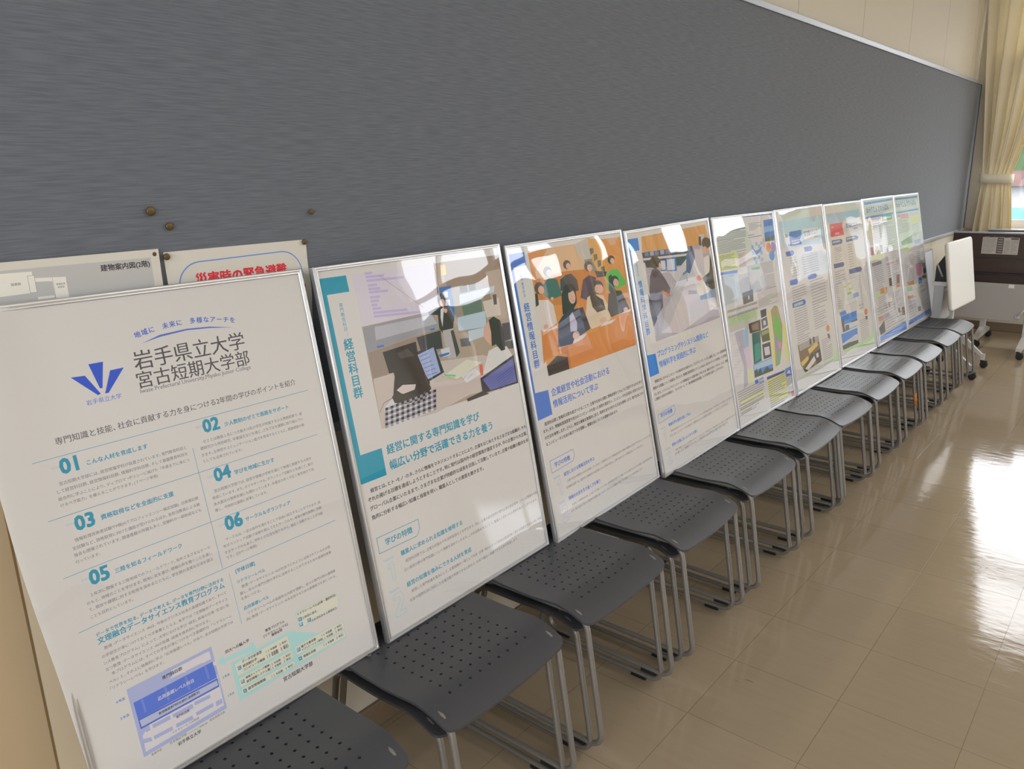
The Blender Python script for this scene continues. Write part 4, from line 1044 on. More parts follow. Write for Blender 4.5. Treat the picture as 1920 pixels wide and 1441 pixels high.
  ('t','403c40',24.2,571.6,575.5,1,'行います。ソフトウェアのインストールや環境設定から段階を踏んで学ぶため、実践力が身につきます。さらに、情報'),
  ('t','403c40',21.9,588.3,536.6,1,'に関連する科目を多数取り、「ITパスポート」や「基本情報技術者試験」などの取得を目指すことができます。'),
  ('r','1c7ccc',1.4,[25.7,638.9,143.6,632.9,144.9,651,131,663.6,22.7,669.2,25.7,638.9]),
  ('t','1c7ccc',42.5,654.2,81.3,1,'学びの特徴'),
  ('t','7ab0dc',32.2,694,29.7,0,'Features'),
  ('o','8cbce2',36.7,742.1,41.3,1.2,'1'),
  ('t','1c7ccc',83.6,696.7,163.6,1,'情報科学を演習を通して学ぶ'),
  ('t','6a666c',92.2,719,507,0,'情報科学科目群ではプログラミング、データベース、ネットワークなどの専門知識を演習を通して学び、情報システムの開発ができる力を身につけ'),
  ('t','6a666c',82.6,735.2,467.3,0,'ます。また、コンピュータの仕組みや、情報社会における倫理的な問題についても学ぶことができます。'),
  ('t','7ab0dc',34.5,771.3,34.2,0,'Features'),
  ('o','8cbce2',41.8,823.6,45.1,1.2,'2'),
  ('t','1c7ccc',84.9,770.8,191.2,1,'将来の目標に沿ったスキルを磨く'),
  ('t','6a666c',97.4,792.3,499.8,0,'一般的な事務でコンピュータを利用する方から、システムエンジニアを目指す方まで、将来の目標に沿った学修ができ、情報化社会で活躍できる'),
  ('t','6a666c',92.4,806.2,433.3,0,'力を養います。進路をイメージして、資格取得も含め専門的な知識の修得が可能です。'),
 ],
 5: [
  ('p','4a5a8c',[19.8,4.8,599.2,6.8,600,14.7,20.3,11.8]),
  ('l','5a5a70',22.4,17.7,302.5,63.4,6,0.5),
  ('l','5a5a70',24.7,53.9,300.4,94.5,6,0.5),
  ('l','5a5a70',19.4,93.3,282.5,152.4,11,0.5),
  ('l','5a5a70',339.8,40.5,470.5,73.4,6,0.5),
  ('l','5a5a70',325.4,86.7,460.6,105.1,2,0.5),
  ('p','d8d890',[9.5,148.2,188.1,149.2,180.5,220.7,11.6,216]),
  ('l','6a6a60',21.5,152.1,161.5,212.8,12,0.5),
  ('p','cdbcb6',[193.3,155.7,281.1,156.7,274.4,217.4,191.8,216.9]),
  ('l','8a6a6a',199.8,158.1,262.7,216.3,14,0.5),
  ('p','4a78c0',[10.7,218.8,172.6,223,171.8,235.2,12.9,229.1]),
  ('p','ccd8de',[12.4,230.8,169,234.9,167.4,357.8,12.8,358.5]),
  ('l','6a7a90',16.7,234.2,133.6,350.4,25,0.5),
  ('p','2f66b0',[498.5,36.1,616.1,34.1,593.9,130.6,490.2,129.9]),
  ('p','7fb0dc',[494.3,65.1,612.4,61.8,604.4,86.7,494.2,91.1]),
  ('p','3c5a48',[492,113.7,601.1,107.8,593.9,130.6,490.2,129.9]),
  ('p','7aa4c8',[341,135,362.7,134.7,361.3,149.2,339.8,148.8]),
  ('p','7aa4c8',[382.7,125.4,404.8,125.1,403.4,139.7,381.5,139.3]),
  ('p','7aa4c8',[410.6,137,433,136.7,431.5,151.5,409.3,151]),
  ('p','7aa4c8',[437.9,126.1,460.5,125.8,459.1,140.6,436.7,140.2]),
  ('p','7aa4c8',[340.8,160.3,362.5,160.1,361.1,174.6,339.6,174.1]),
  ('p','7aa4c8',[384.8,158.7,407,158.6,405.6,173.2,383.6,172.7]),
  ('p','7aa4c8',[425,167.1,447.6,166.9,446.2,181.7,423.8,181.2]),
  ('p','7aa4c8',[348.2,186.2,370,186.2,368.6,200.8,346.9,200.1]),
  ('p','7aa4c8',[395.9,184,418.1,183.9,416.7,198.6,394.6,198]),
  ('p','7aa4c8',[423.9,196,446.5,196.1,445.1,210.9,422.7,210.1]),
  ('p','7aa4c8',[358.5,203.1,380.4,203.1,379,217.7,357.2,217]),
  ('p','4a7cc0',[345.6,144.8,386.4,164,447.6,146.2,432.8,167.7,378.4,179.3]),
  ('e','e08a38',520.8,158.4,27.9,22.4),
  ('e','8f78b8',570.8,160.2,26.7,23.4),
  ('e','3a86d0',546,195.4,31.5,21.9),
  ('p','c88a8a',[465.5,115.1,485,115.2,486.3,152.4,463.6,152]),
  ('l','6a6a7a',270,217,545.3,336.6,28,0.5),
  ('p','58905c',[311.9,228.5,397.2,230.4,397.1,240.7,313.7,237.6]),
  ('l','6a6a7a',173.2,244.5,287.3,332.2,19,0.5),
  ('l','7c6c6c',337.8,319.1,557.8,405.4,16,0.5),
  ('p','4c4c50',[188.8,321.5,299.5,317.8,291.6,367.7,188.5,369.9]),
  ('p','dcdce0',[242.6,339.4,254.8,339,254.4,354.7,242.2,355]),
  ('p','98c088',[438.3,366.9,476,368.3,476.8,381.6,439,380.1]),
  ('p','b8cc98',[32.4,406.3,312.8,399.2,324.7,436.2,36.8,437.1]),
  ('l','7a8a6a',30.6,403,304.7,475.1,12,0.5),
  ('l','7c7c80',30.6,367,324,413.6,2,0.5),
  ('p','d5cfcf',[15.7,460.9,171.2,464,130.4,691.7,11.7,679]),
  ('p','a6a2ac',[68.7,469.5,158.2,468.2,153.5,545.5,131.4,698.3,88.6,707.9,115.8,619.8,89.6,540.5]),
  ('p','a9c0d8',[142.4,472,201.5,471.9,187.8,545.2,138.6,546]),
  ('p','d8c0d0',[133.5,548.2,186.8,548.2,195,628.8,149.7,639]),
  ('p','d8d8a8',[144.1,637.9,192.2,637.8,194.1,705.2,148.6,705.1]),
  ('r','77727c',0.6,[38.5,476.7,87.2,478.5]),
  ('r','77727c',0.6,[84.5,496.5,134.2,498.6]),
  ('r','77727c',0.6,[63.4,505.2,112.7,507.4]),
  ('r','77727c',0.6,[42.5,513.9,91.3,516.1]),
  ('r','77727c',0.6,[88.6,534.1,138.5,536.6]),
  ('r','77727c',0.6,[67.5,542.7,116.9,545.3]),
  ('r','77727c',0.6,[46.5,551.2,95.5,553.9]),
  ('r','77727c',0.6,[25.8,559.6,74.3,562.4]),
  ('r','77727c',0.6,[71.6,580.3,121.2,583.4]),
  ('r','77727c',0.6,[50.6,588.7,99.7,591.8]),
  ('r','77727c',0.6,[29.7,596.9,78.4,600.1]),
  ('r','77727c',0.6,[9.1,605.1,57.3,608.4]),
  ('r','77727c',0.6,[54.6,626.4,103.9,629.9]),
  ('r','77727c',0.6,[33.7,634.5,82.5,638.1]),
  ('r','77727c',0.6,[13,642.5,61.4,646.2]),
  ('r','77727c',0.6,[-7.5,650.5,40.4,654.3]),
  ('p','4b3a34',[211.4,454.5,335,453.9,328,501.3,213.6,495.9]),
  ('p','7d6a58',[238.4,465,308.5,462.8,307.4,491.6,239,487.3]),
  ('p','2c3040',[346.7,416.7,411.4,415.9,404.6,447.7,347.6,449.2]),
  ('p','5a5a64',[342.6,455,408.3,451.5,408.9,491.1,342.1,497.1]),
  ('p','d8d8de',[363.6,464.6,387.7,464.9,388,484.6,362.3,483.9]),
  ('p','1f5a56',[232.4,498.9,319.9,502,295.9,628.8,213.2,629.2]),
  ('p','2d8a7c',[243,548.4,297.5,548.1,292.3,615.1,230.5,622.9]),
  ('p','4a5036',[319.5,503.2,409,501,411,557.5,327.7,553.2]),
  ('p','8a9060',[329.1,508,403.9,506.8,405.2,523.5,333.4,524.9]),
  ('p','3a323c',[321.7,562,409,563.7,404.8,629.4,317.5,626.3]),
  ('p','c8c4cc',[336.1,577.5,392,580.7,392.1,617.1,337.5,613.7]),
  ('p','3878c0',[206.8,629.9,408.5,633.4,402.5,688.9,205.9,682]),
  ('p','b8d4e6',[209,632.8,407.5,636.5,404.2,662.6,210,654.1]),
  ('p','2c4630',[208.1,660.1,234.6,649.3,243.5,670.4,272.4,653.5,287,682.4,342.2,660.5,369.1,679,405.5,679.5,401.5,692.1,204.9,685]),
  ('p','3a66b8',[201.7,695.3,235.6,695.9,237.6,714.4,202.3,713.3]),
  ('l','3a66b8',243.7,694.9,293.5,722.9,2,0.8),
  ('p','d8d086',[418.4,430,447.8,430.8,446.2,673.9,410.3,680.4]),
  ('p','9a8a60',[455.8,431.9,503.2,415,535,422.6,566.4,515.2,543.4,586.5,484.4,677.9,435.1,681.9,455.5,564.9]),
  ('p','4fae3c',[485.9,469.4,508.3,452.5,537.1,497.2,541.3,565.7,526.8,583.7,500.1,558.9,472.9,520.9]),
  ('p','7a86b8',[471.6,540.8,496,571.7,507,607.4,483.6,637.1,466.7,593.7]),
  ('p','c88080',[489,577.3,525.8,586.9,518.5,609.5,491.8,611.5]),
  ('p','6aa07a',[466.2,627.2,507.2,617.6,481.6,670.6,446.2,673.9]),
  ('p','d4d07a',[569.5,505.4,605.5,504,596.4,671.6,556.1,684.8]),
  ('p','d8d2cf',[550.6,428.1,602.1,431.6,617.2,495.4,581.1,496.9]),
  ('p','35447c',[324.5,706.3,528.9,713.9,529.1,724.2,327.1,718.7]),
  ('p','d8d690',[326.7,720,529.1,724.2,543.6,834.4,330.5,826.7]),
  ('p','cfcfb0',[357.9,766.3,409,737.1,451,739,473.2,777.7,518.5,801.1,365.5,794.7]),
  ('p','4a6aa8',[533.3,711.3,601.8,710.8,599.4,752.2,535.2,749.5]),
  ('p','cfd4dc',[540.4,733.4,579.4,723.8,594.6,744.3]),
  ('l','6a6a7a',530.8,752.1,607.6,834.5,14,0.5),
  ('p','d0704a',[574.3,823.7,596.4,823.6,593.6,849,575.4,848.4]),
  ('l','7c7a60',329.3,727.1,526.9,858.3,14,0.5),
  ('l','7c7c80',24.4,706.3,286.9,810,11,0.5),
  ('p','d2d2ae',[28,741,281.8,749.8,289,777.6,43.5,760.1]),
  ('l','8a8a6a',35.5,739.7,270.9,809.6,4,0.5),
 ],
 6: [
  ('p','b4cad6',[37.4,55.2,595.8,52.7,612.9,174.6,605.4,196.7,41.7,170.6]),
  ('r','c6d8e0',1.4,[54,74.4,280.6,73.3]),
  ('r','c6d8e0',1.4,[52.2,79.9,278.7,79.1]),
  ('r','c6d8e0',1.4,[50.4,85.4,276.8,84.9]),
  ('r','c6d8e0',1.4,[48.6,91,274.9,90.7]),
  ('r','c6d8e0',1.4,[46.8,96.5,273,96.5]),
  ('r','c6d8e0',1.4,[45,102,271.1,102.2]),
  ('p','d0cdd2',[77.5,108.4,146.9,108.5,142.2,173.1,80.4,174.8]),
  ('p','2c4f9e',[144.8,108.4,292,108.3,295.4,132.8,264,151.7,287.1,175.6,139,172.8]),
  ('l','4a4a60',96.9,113.9,123,132.3,3,0.7),
  ('l','dfe4ee',161.4,147.7,260.1,170.4,2,0.7),
  ('p','d8d2c4',[313.4,106.4,526,109.1,512.9,166.8,325.7,164.2]),
  ('t','2e4a8c',327.4,142.5,180.9,1,'宮古短大だより'),
  ('l','6a6a78',458.1,145,515.1,160.3,1,0.8),
  ('p','2f57a8',[73.6,195.9,162.6,194.4,178.2,207.5,156.9,218.9,81.6,217.1]),
  ('p','2f57a8',[307.8,193.6,398.8,195,415.3,207.3,396.9,218.8,308.9,215.2]),
  ('p','2f57a8',[80.9,328.4,168.5,329.1,182.9,343.5,165.5,355.3,81,351.2]),
  ('p','2f57a8',[310.5,327.5,414.5,330.4,434.8,343.7,415,354.8,310.9,351.4]),
  ('p','2f57a8',[79,434.1,230.5,434.8,246.7,449.1,233,462.3,79.1,457.1]),
  ('l','a9c6a8',96,432.3,209.6,463.2,1,0.55),
  ('l','8c888d',115.3,222.4,199.9,319.2,8,0.5),
  ('l','8c888d',265.4,224,472.9,323.5,9,0.5),
  ('l','8c888d',92,360.9,267,430.3,6,0.5),
  ('l','8c888d',327.4,355.5,533.9,484.5,9,0.5),
  ('l','8c888d',85.5,464.3,250.3,641,16,0.5),
  ('l','8c888d',322.7,459.7,494.1,601.8,12,0.5),
  ('p','6e5a40',[80.4,632,350.2,632.8,363.7,760,129.9,774.3,88.4,727.1]),
  ('p','9a948c',[91.6,631.9,344,633.1,344.1,662.1,97.6,664.9]),
  ('p','d8b456',[91.1,719.1,188.1,703.7,199.2,723.2,107,739.4]),
  ('p','c8a858',[197.6,675,323.2,658.4,335,678.3,213,699.7]),
  ('p','34302c',[113.7,753.7,249.3,697.8,277.8,720.9,152.9,774.8]),
  ('p','cfc8bc',[135.2,758.1,266.4,718.7,282.3,744,177.4,771.2]),
  ('p','2e2c30',[272,702.1,358.6,700.5,350.5,761.9,286.7,767.1]),
  ('p','e0d8cc',[292,714.8,323.7,711.9,328.3,735.1,297.2,735.8]),
  ('p','3c3a3c',[230.6,628.8,250.6,629.2,252.7,658.9,228.9,659]),
  ('p','3c3a3c',[278.5,628.4,298.7,629.3,298.7,658.4,276.7,658.9]),
  ('l','8c888d',384.7,660.4,522.1,791.2,13,0.5),
  ('e','d8835c',494.4,620.2,24.8,17.3),
  ('p','4a4a50',[476.2,646.8,506.9,648.8,509.2,673.2,483.7,671]),
  ('r','9a9698',0.7,[370.5,646.6,490.3,651.5]),
  ('p','b5cf9e',[57.5,786.8,127.2,782.4,390.7,792.6,547.4,796.2,579.7,741.6,611.6,808.9,328.8,789,67.4,791.1]),
  ('p','cfdcc0',[522.3,712.4,569.9,730.4,567.6,776.8,497.1,786.3,344.8,778.8,517,767]),
  ('r','a8a4a4',1,[56.9,788.8,312.9,799.2,605.5,826.6]),
 ],
 7: [
  ('p','a9c6dc',[34,51.3,571.2,50.6,584.5,90.4,345,97.1,293.4,98.9,276.1,107.5,69.4,104.6,41.3,89.2]),
  ('r','c2d6e2',1.4,[42.2,66.4,102.2,65.9]),
  ('r','c2d6e2',1.4,[40.1,72.7,100.1,72.2]),
  ('r','c2d6e2',1.4,[38.1,78.9,98,78.6]),
  ('r','c2d6e2',1.4,[36,85.2,96,84.9]),
  ('r','c2d6e2',1.4,[33.9,91.5,93.9,91.3]),
  ('p','cf3f50',[69.1,105.5,269.4,106.2,255.8,125.4,275.3,174.4,64.4,172.5]),
  ('l','e8c8cc',91.9,117.5,122.1,128.7,1,0.8),
  ('l','efd4d6',134.6,152.8,227.8,166.3,1,0.9),
  ('p','d5cfc6',[312.8,105.8,523.6,107.1,521.4,159.3,317.1,158.1]),
  ('t','2e4a8c',315.5,140.9,188.7,1,'宮古短大だより'),
  ('l','6a6a78',436.9,144,503,158.1,1,0.8),
  ('p','2f4f90',[68,189.9,219.3,191.9,237,202.7,218,217,72.6,216.7]),
  ('p','2f4f90',[292.1,189.1,464.1,190.2,507.2,200.7,486.9,214.2,290.7,215]),
  ('p','2f4f90',[61.3,312.4,206.6,314.7,224.4,326,205.8,338.6,64.3,336]),
  ('p','2f4f90',[284.6,363.5,481.9,366.3,506.1,378.9,488,394.6,287.7,389.1]),
  ('l','9ac0b0',81.2,190.9,198.5,211.7,1,0.5),
  ('l','9ac0b0',306.8,188.7,441.7,210.8,1,0.5),
  ('l','8c888d',89,228.7,202.1,307.1,8,0.5),
  ('l','8c888d',302,224.6,376.2,358.2,10,0.5),
  ('l','8c888d',62.5,349.8,220.2,424.2,6,0.5),
  ('l','8c888d',435.9,409.1,468.7,589.6,16,0.5),
  ('l','8c888d',54.6,414.4,92,551.5,12,0.5),
  ('p','d0cec8',[152.9,411.7,434.2,413.9,434.8,549.5,164.4,547.3]),
  ('p','c8c048',[164.1,441.6,221,443.6,219.2,453.1,165.1,451.3]),
  ('p','c8b838',[246.7,432.1,290.9,432.4,289.8,444.5,245.6,444.1]),
  ('p','b8b850',[251.4,461.8,310.1,464.1,309.4,474.8,252.1,472.6]),
  ('p','8ab860',[222.4,482.5,288,484.9,287.1,496.5,222.7,494.7]),
  ('p','86a8d8',[313.3,498.9,404.6,500.5,399.4,524.8,312.5,523.4]),
  ('r','5ca8c0',1.2,[167.6,516.4,412.1,524]),
  ('r','7a5ca8',1.2,[179,546.9,357.8,546.8]),
  ('r','7c787c',1,[152.1,414,449.3,415.6,442.3,550.5]),
  ('r','5a5050',1.6,[421,452.4,418.6,482.2]),
  ('p','4a86cc',[65.2,569,164.3,569,171.1,591.7,72.5,589.1]),
  ('p','3b82cc',[78.4,592.3,333.5,595.6,327.9,679.5,84.5,679.2]),
  ('p','d8dcde',[111.7,640.5,247.9,647.1,336.3,645.8,325.8,676.6,100.2,674.6]),
  ('p','4c4a50',[79,611.5,120.9,613.1,119.1,660.9,128.1,676.8,85.2,677]),
  ('p','5a5660',[130.5,648.2,187.8,650,192.4,680,127.8,677.7]),
  ('p','44424a',[228.3,639.2,332.7,642.8,334.7,650.6,233,647.3]),
  ('p','3b82cc',[54.8,683.9,316.6,690.1,310.1,776.5,60.8,771]),
  ('p','dfe2e4',[58.8,734.7,267.6,721.9,312.5,724.4,306.1,765.8,77.2,764.4]),
  ('p','4a4e54',[55,746,155.9,744.5,309.3,756.3,310.1,776.5,60.5,771.9]),
  ('r','6a7078',1.6,[186,720.4,188.7,742.9]),
  ('r','6a7078',1.6,[215,722.4,217.7,745]),
  ('r','6a7078',1.6,[244.2,724.4,247,747.1]),
  ('r','6a7078',1.6,[273.7,726.4,276.5,749.2]),
  ('l','8c888d',367.1,655.5,514.4,786.5,12,0.5),
  ('e','d8835c',493.1,626.2,27.9,17.5),
  ('p','4a4a50',[473.9,648.9,509.1,650.5,510.1,671.2,476.4,669.7]),
  ('r','9a9698',0.7,[348.2,642.7,486.9,653.4]),
  ('p','b5cf9e',[47.5,768.6,235.1,773.2,485.1,776.3,582.3,735.4,604.4,817.7,456.2,812.5,98,787.5]),
  ('r','a8a4a4',1,[38.4,795.7,295.6,819,611.8,845.4]),
  ('l','8c888d',65.7,505.2,118.9,555.3,4,0.5),
  ('l','8c888d',381.7,567.5,463.7,604.1,2,0.5),
 ],
 8: [
  ('p','3d6fc0',[39.6,20.2,598.8,19.2,600.2,30.3,40.3,35.4]),
  ('p','3d6fc0',[40.6,104.1,584.6,104.5,585.4,117.3,39.1,116.8]),
  ('t','3c5ca4',60.6,85.7,445.1,1,'☆みやたん かわらばん'),
  ('p','c88a70',[47.8,119.9,117.7,119.9,118.6,139.6,47.5,138.2]),
  ('p','cc9a94',[135.5,117.3,326.5,119.3,326.8,141.8,136.1,138.1]),
  ('p','5c8f58',[345.8,116.1,559.8,118.1,554.2,147.1,342.5,148.1]),
  ('p','d8d09a',[43.5,140,160,142.1,141.8,234.8,41.7,232.2]),
  ('l','dfe8dc',380.3,120.7,531.9,140.3,1,0.6),
  ('l','6a6a7c',147.3,131,284.8,157.8,2,0.7),
  ('l','8c8a92',55.8,151.1,296,268.1,12,0.5),
  ('l','8c8a92',367.1,154.9,577.2,296.3,14,0.5),
  ('l','8c8a92',71.5,374.5,252.6,543.5,14,0.5),
  ('l','8c8a92',342.4,407.3,573.6,555.2,11,0.5),
  ('p','8c3a44',[47.9,281.6,106.4,283,114.4,329.1,47,328]),
  ('p','8a7a64',[149.4,282.5,201.5,282.6,195.1,331.3,143.2,330.2]),
  ('p','5a7a62',[236.4,283.4,289.6,284.7,286.1,326.2,232.6,325.7]),
  ('p','ccd4a0',[55.5,336.6,289.3,331.9,285,366.4,59,362.8]),
  ('l','8c8a92',319,302.2,559.7,390,8,0.5),
  ('l','4a4a54',56.2,370.3,237.3,396.6,1,0.9),
  ('l','c87a8a',326.7,400.2,570.2,413.6,1,0.9),
  ('p','5a5048',[345.4,494.8,400.5,498.4,397.4,545,341.7,542.6]),
  ('p','8a6a5a',[509.6,491.4,578.2,493.4,566.2,548.7,497.7,546.1]),
  ('p','b88a50',[148,535.7,290.6,540.1,281.9,571.6,149.7,567.9]),
  ('p','b8c890',[55.5,550.3,142.1,550.9,139.1,577.1,55.7,576.5]),
  ('p','d07a58',[485.1,552.9,564,554.1,563.3,571,485.5,567]),
  ('l','8c8a92',88.9,575.7,256.6,674.3,8,0.5),
  ('l','8c8a92',384.5,587.6,557.9,695.4,9,0.5),
  ('p','8a4a50',[272.7,633,309.7,633.7,319.1,666.9,278.2,666.5]),
  ('p','6a5a50',[458.1,695.2,507.1,696.6,508.5,728,461.7,725.6]),
  ('p','7a5a50',[545.1,702.1,605.1,705,597.9,758.5,545.8,750.7]),
  ('p','d98a58',[51.9,694.5,156.6,697.2,163.7,725.2,60,718.6]),
  ('p','4a4a58',[46.2,754.5,163.7,725.2,163.6,795.4,63.6,799.9]),
  ('l','6a6ab0',175.6,694.7,284.3,722.1,1,0.9),
  ('l','8c8a92',49.4,633.5,421.6,737.5,6,0.5),
  ('l','8c8a92',184.7,717.7,595.7,856.3,8,0.5),
  ('p','2e66b4',[43.3,807.1,618.8,799.2,612.4,856.1,50.1,834.8]),
  ('p','5a8ed0',[145.2,819.3,335.8,807.6,608.9,823.7,523,832.8,287.8,832.8]),
 ],
 9: [
  ('p','3d6fc0',[48.8,19.5,581.5,20.4,583.3,32.5,50.2,30.8]),
  ('p','3d6fc0',[33.1,106,579.9,105.3,581.6,117.5,35.1,115.6]),
  ('t','3c5ca4',52.9,81.4,479.2,1,'☆みやたん かわらばん'),
  ('p','cc8a8c',[45.3,125.2,117.5,124.3,116.6,141.4,45.1,140.4]),
  ('p','d08a98',[138.4,124.3,320,125.8,310.8,157.6,135.9,155]),
  ('p','c8a8b8',[346.7,125.4,569.5,129.1,574.5,144.6,347.3,144.9]),
  ('p','d8cc70',[369.7,154.9,569.3,156.5,559.4,195.5,367.6,196.3]),
  ('p','7a8a70',[65.4,297.8,346.3,272,334.8,324.6,86.3,322.4]),
  ('p','8ab0d0',[386.1,310.7,560.9,311.6,552.5,341.6,397,338.4]),
  ('p','b8cc90',[71.5,332.6,274.8,334.6,272,366.8,74,361.5]),
  ('p','cc90a8',[351.6,469.3,513.8,473,491.7,550.5,352.1,547.4]),
  ('p','4a4238',[517.1,476.4,631.9,481.3,625,552.4,532.1,551.8]),
  ('p','3a7ac4',[383.4,566,471.3,569.7,468.2,609.2,380.3,605]),
  ('p','6a7048',[486.5,562.2,581.7,566.4,585.5,585.5,490.2,581]),
  ('p','c08a50',[112.1,561.8,273.3,571.5,268.7,597.8,119.1,585.9]),
  ('p','8ab080',[77.6,592.5,215.9,600.4,210.2,629.3,83.2,619.4]),
  ('p','d08058',[74.4,650.2,212.8,659.3,210.7,679.8,79.5,668.4]),
  ('p','b8a8d0',[80.6,686,231.3,694.4,230.7,706.3,89.3,695.9]),
  ('l','8c8a92',53.2,155,312.8,246,9,0.5),
  ('l','8c8a92',365.1,202.1,548.1,286.2,8,0.5),
  ('l','8c8a92',94.1,403.5,306.9,572.4,14,0.5),
  ('l','8c8a92',408.9,390.5,609.5,476.1,7,0.5),
  ('l','8c8a92',67.3,666.8,268.7,765.4,7,0.5),
  ('l','8c8a92',399.5,625.4,524.9,777.1,12,0.5),
  ('l','8c8a92',68.8,713.5,253.9,799.3,5,0.5),
  ('l','8c8a92',378.7,726.3,584.6,810.6,6,0.5),
  ('p','5a5450',[286.9,750,366.1,755,364.6,785.2,289.7,780.5]),
  ('p','2e66b4',[40.3,805.6,642.8,804.9,649.4,835.7,38.7,834.5]),
  ('p','5a8ed0',[148.5,834.1,336,823.7,626.7,829.2,425.2,837]),
 ],
}
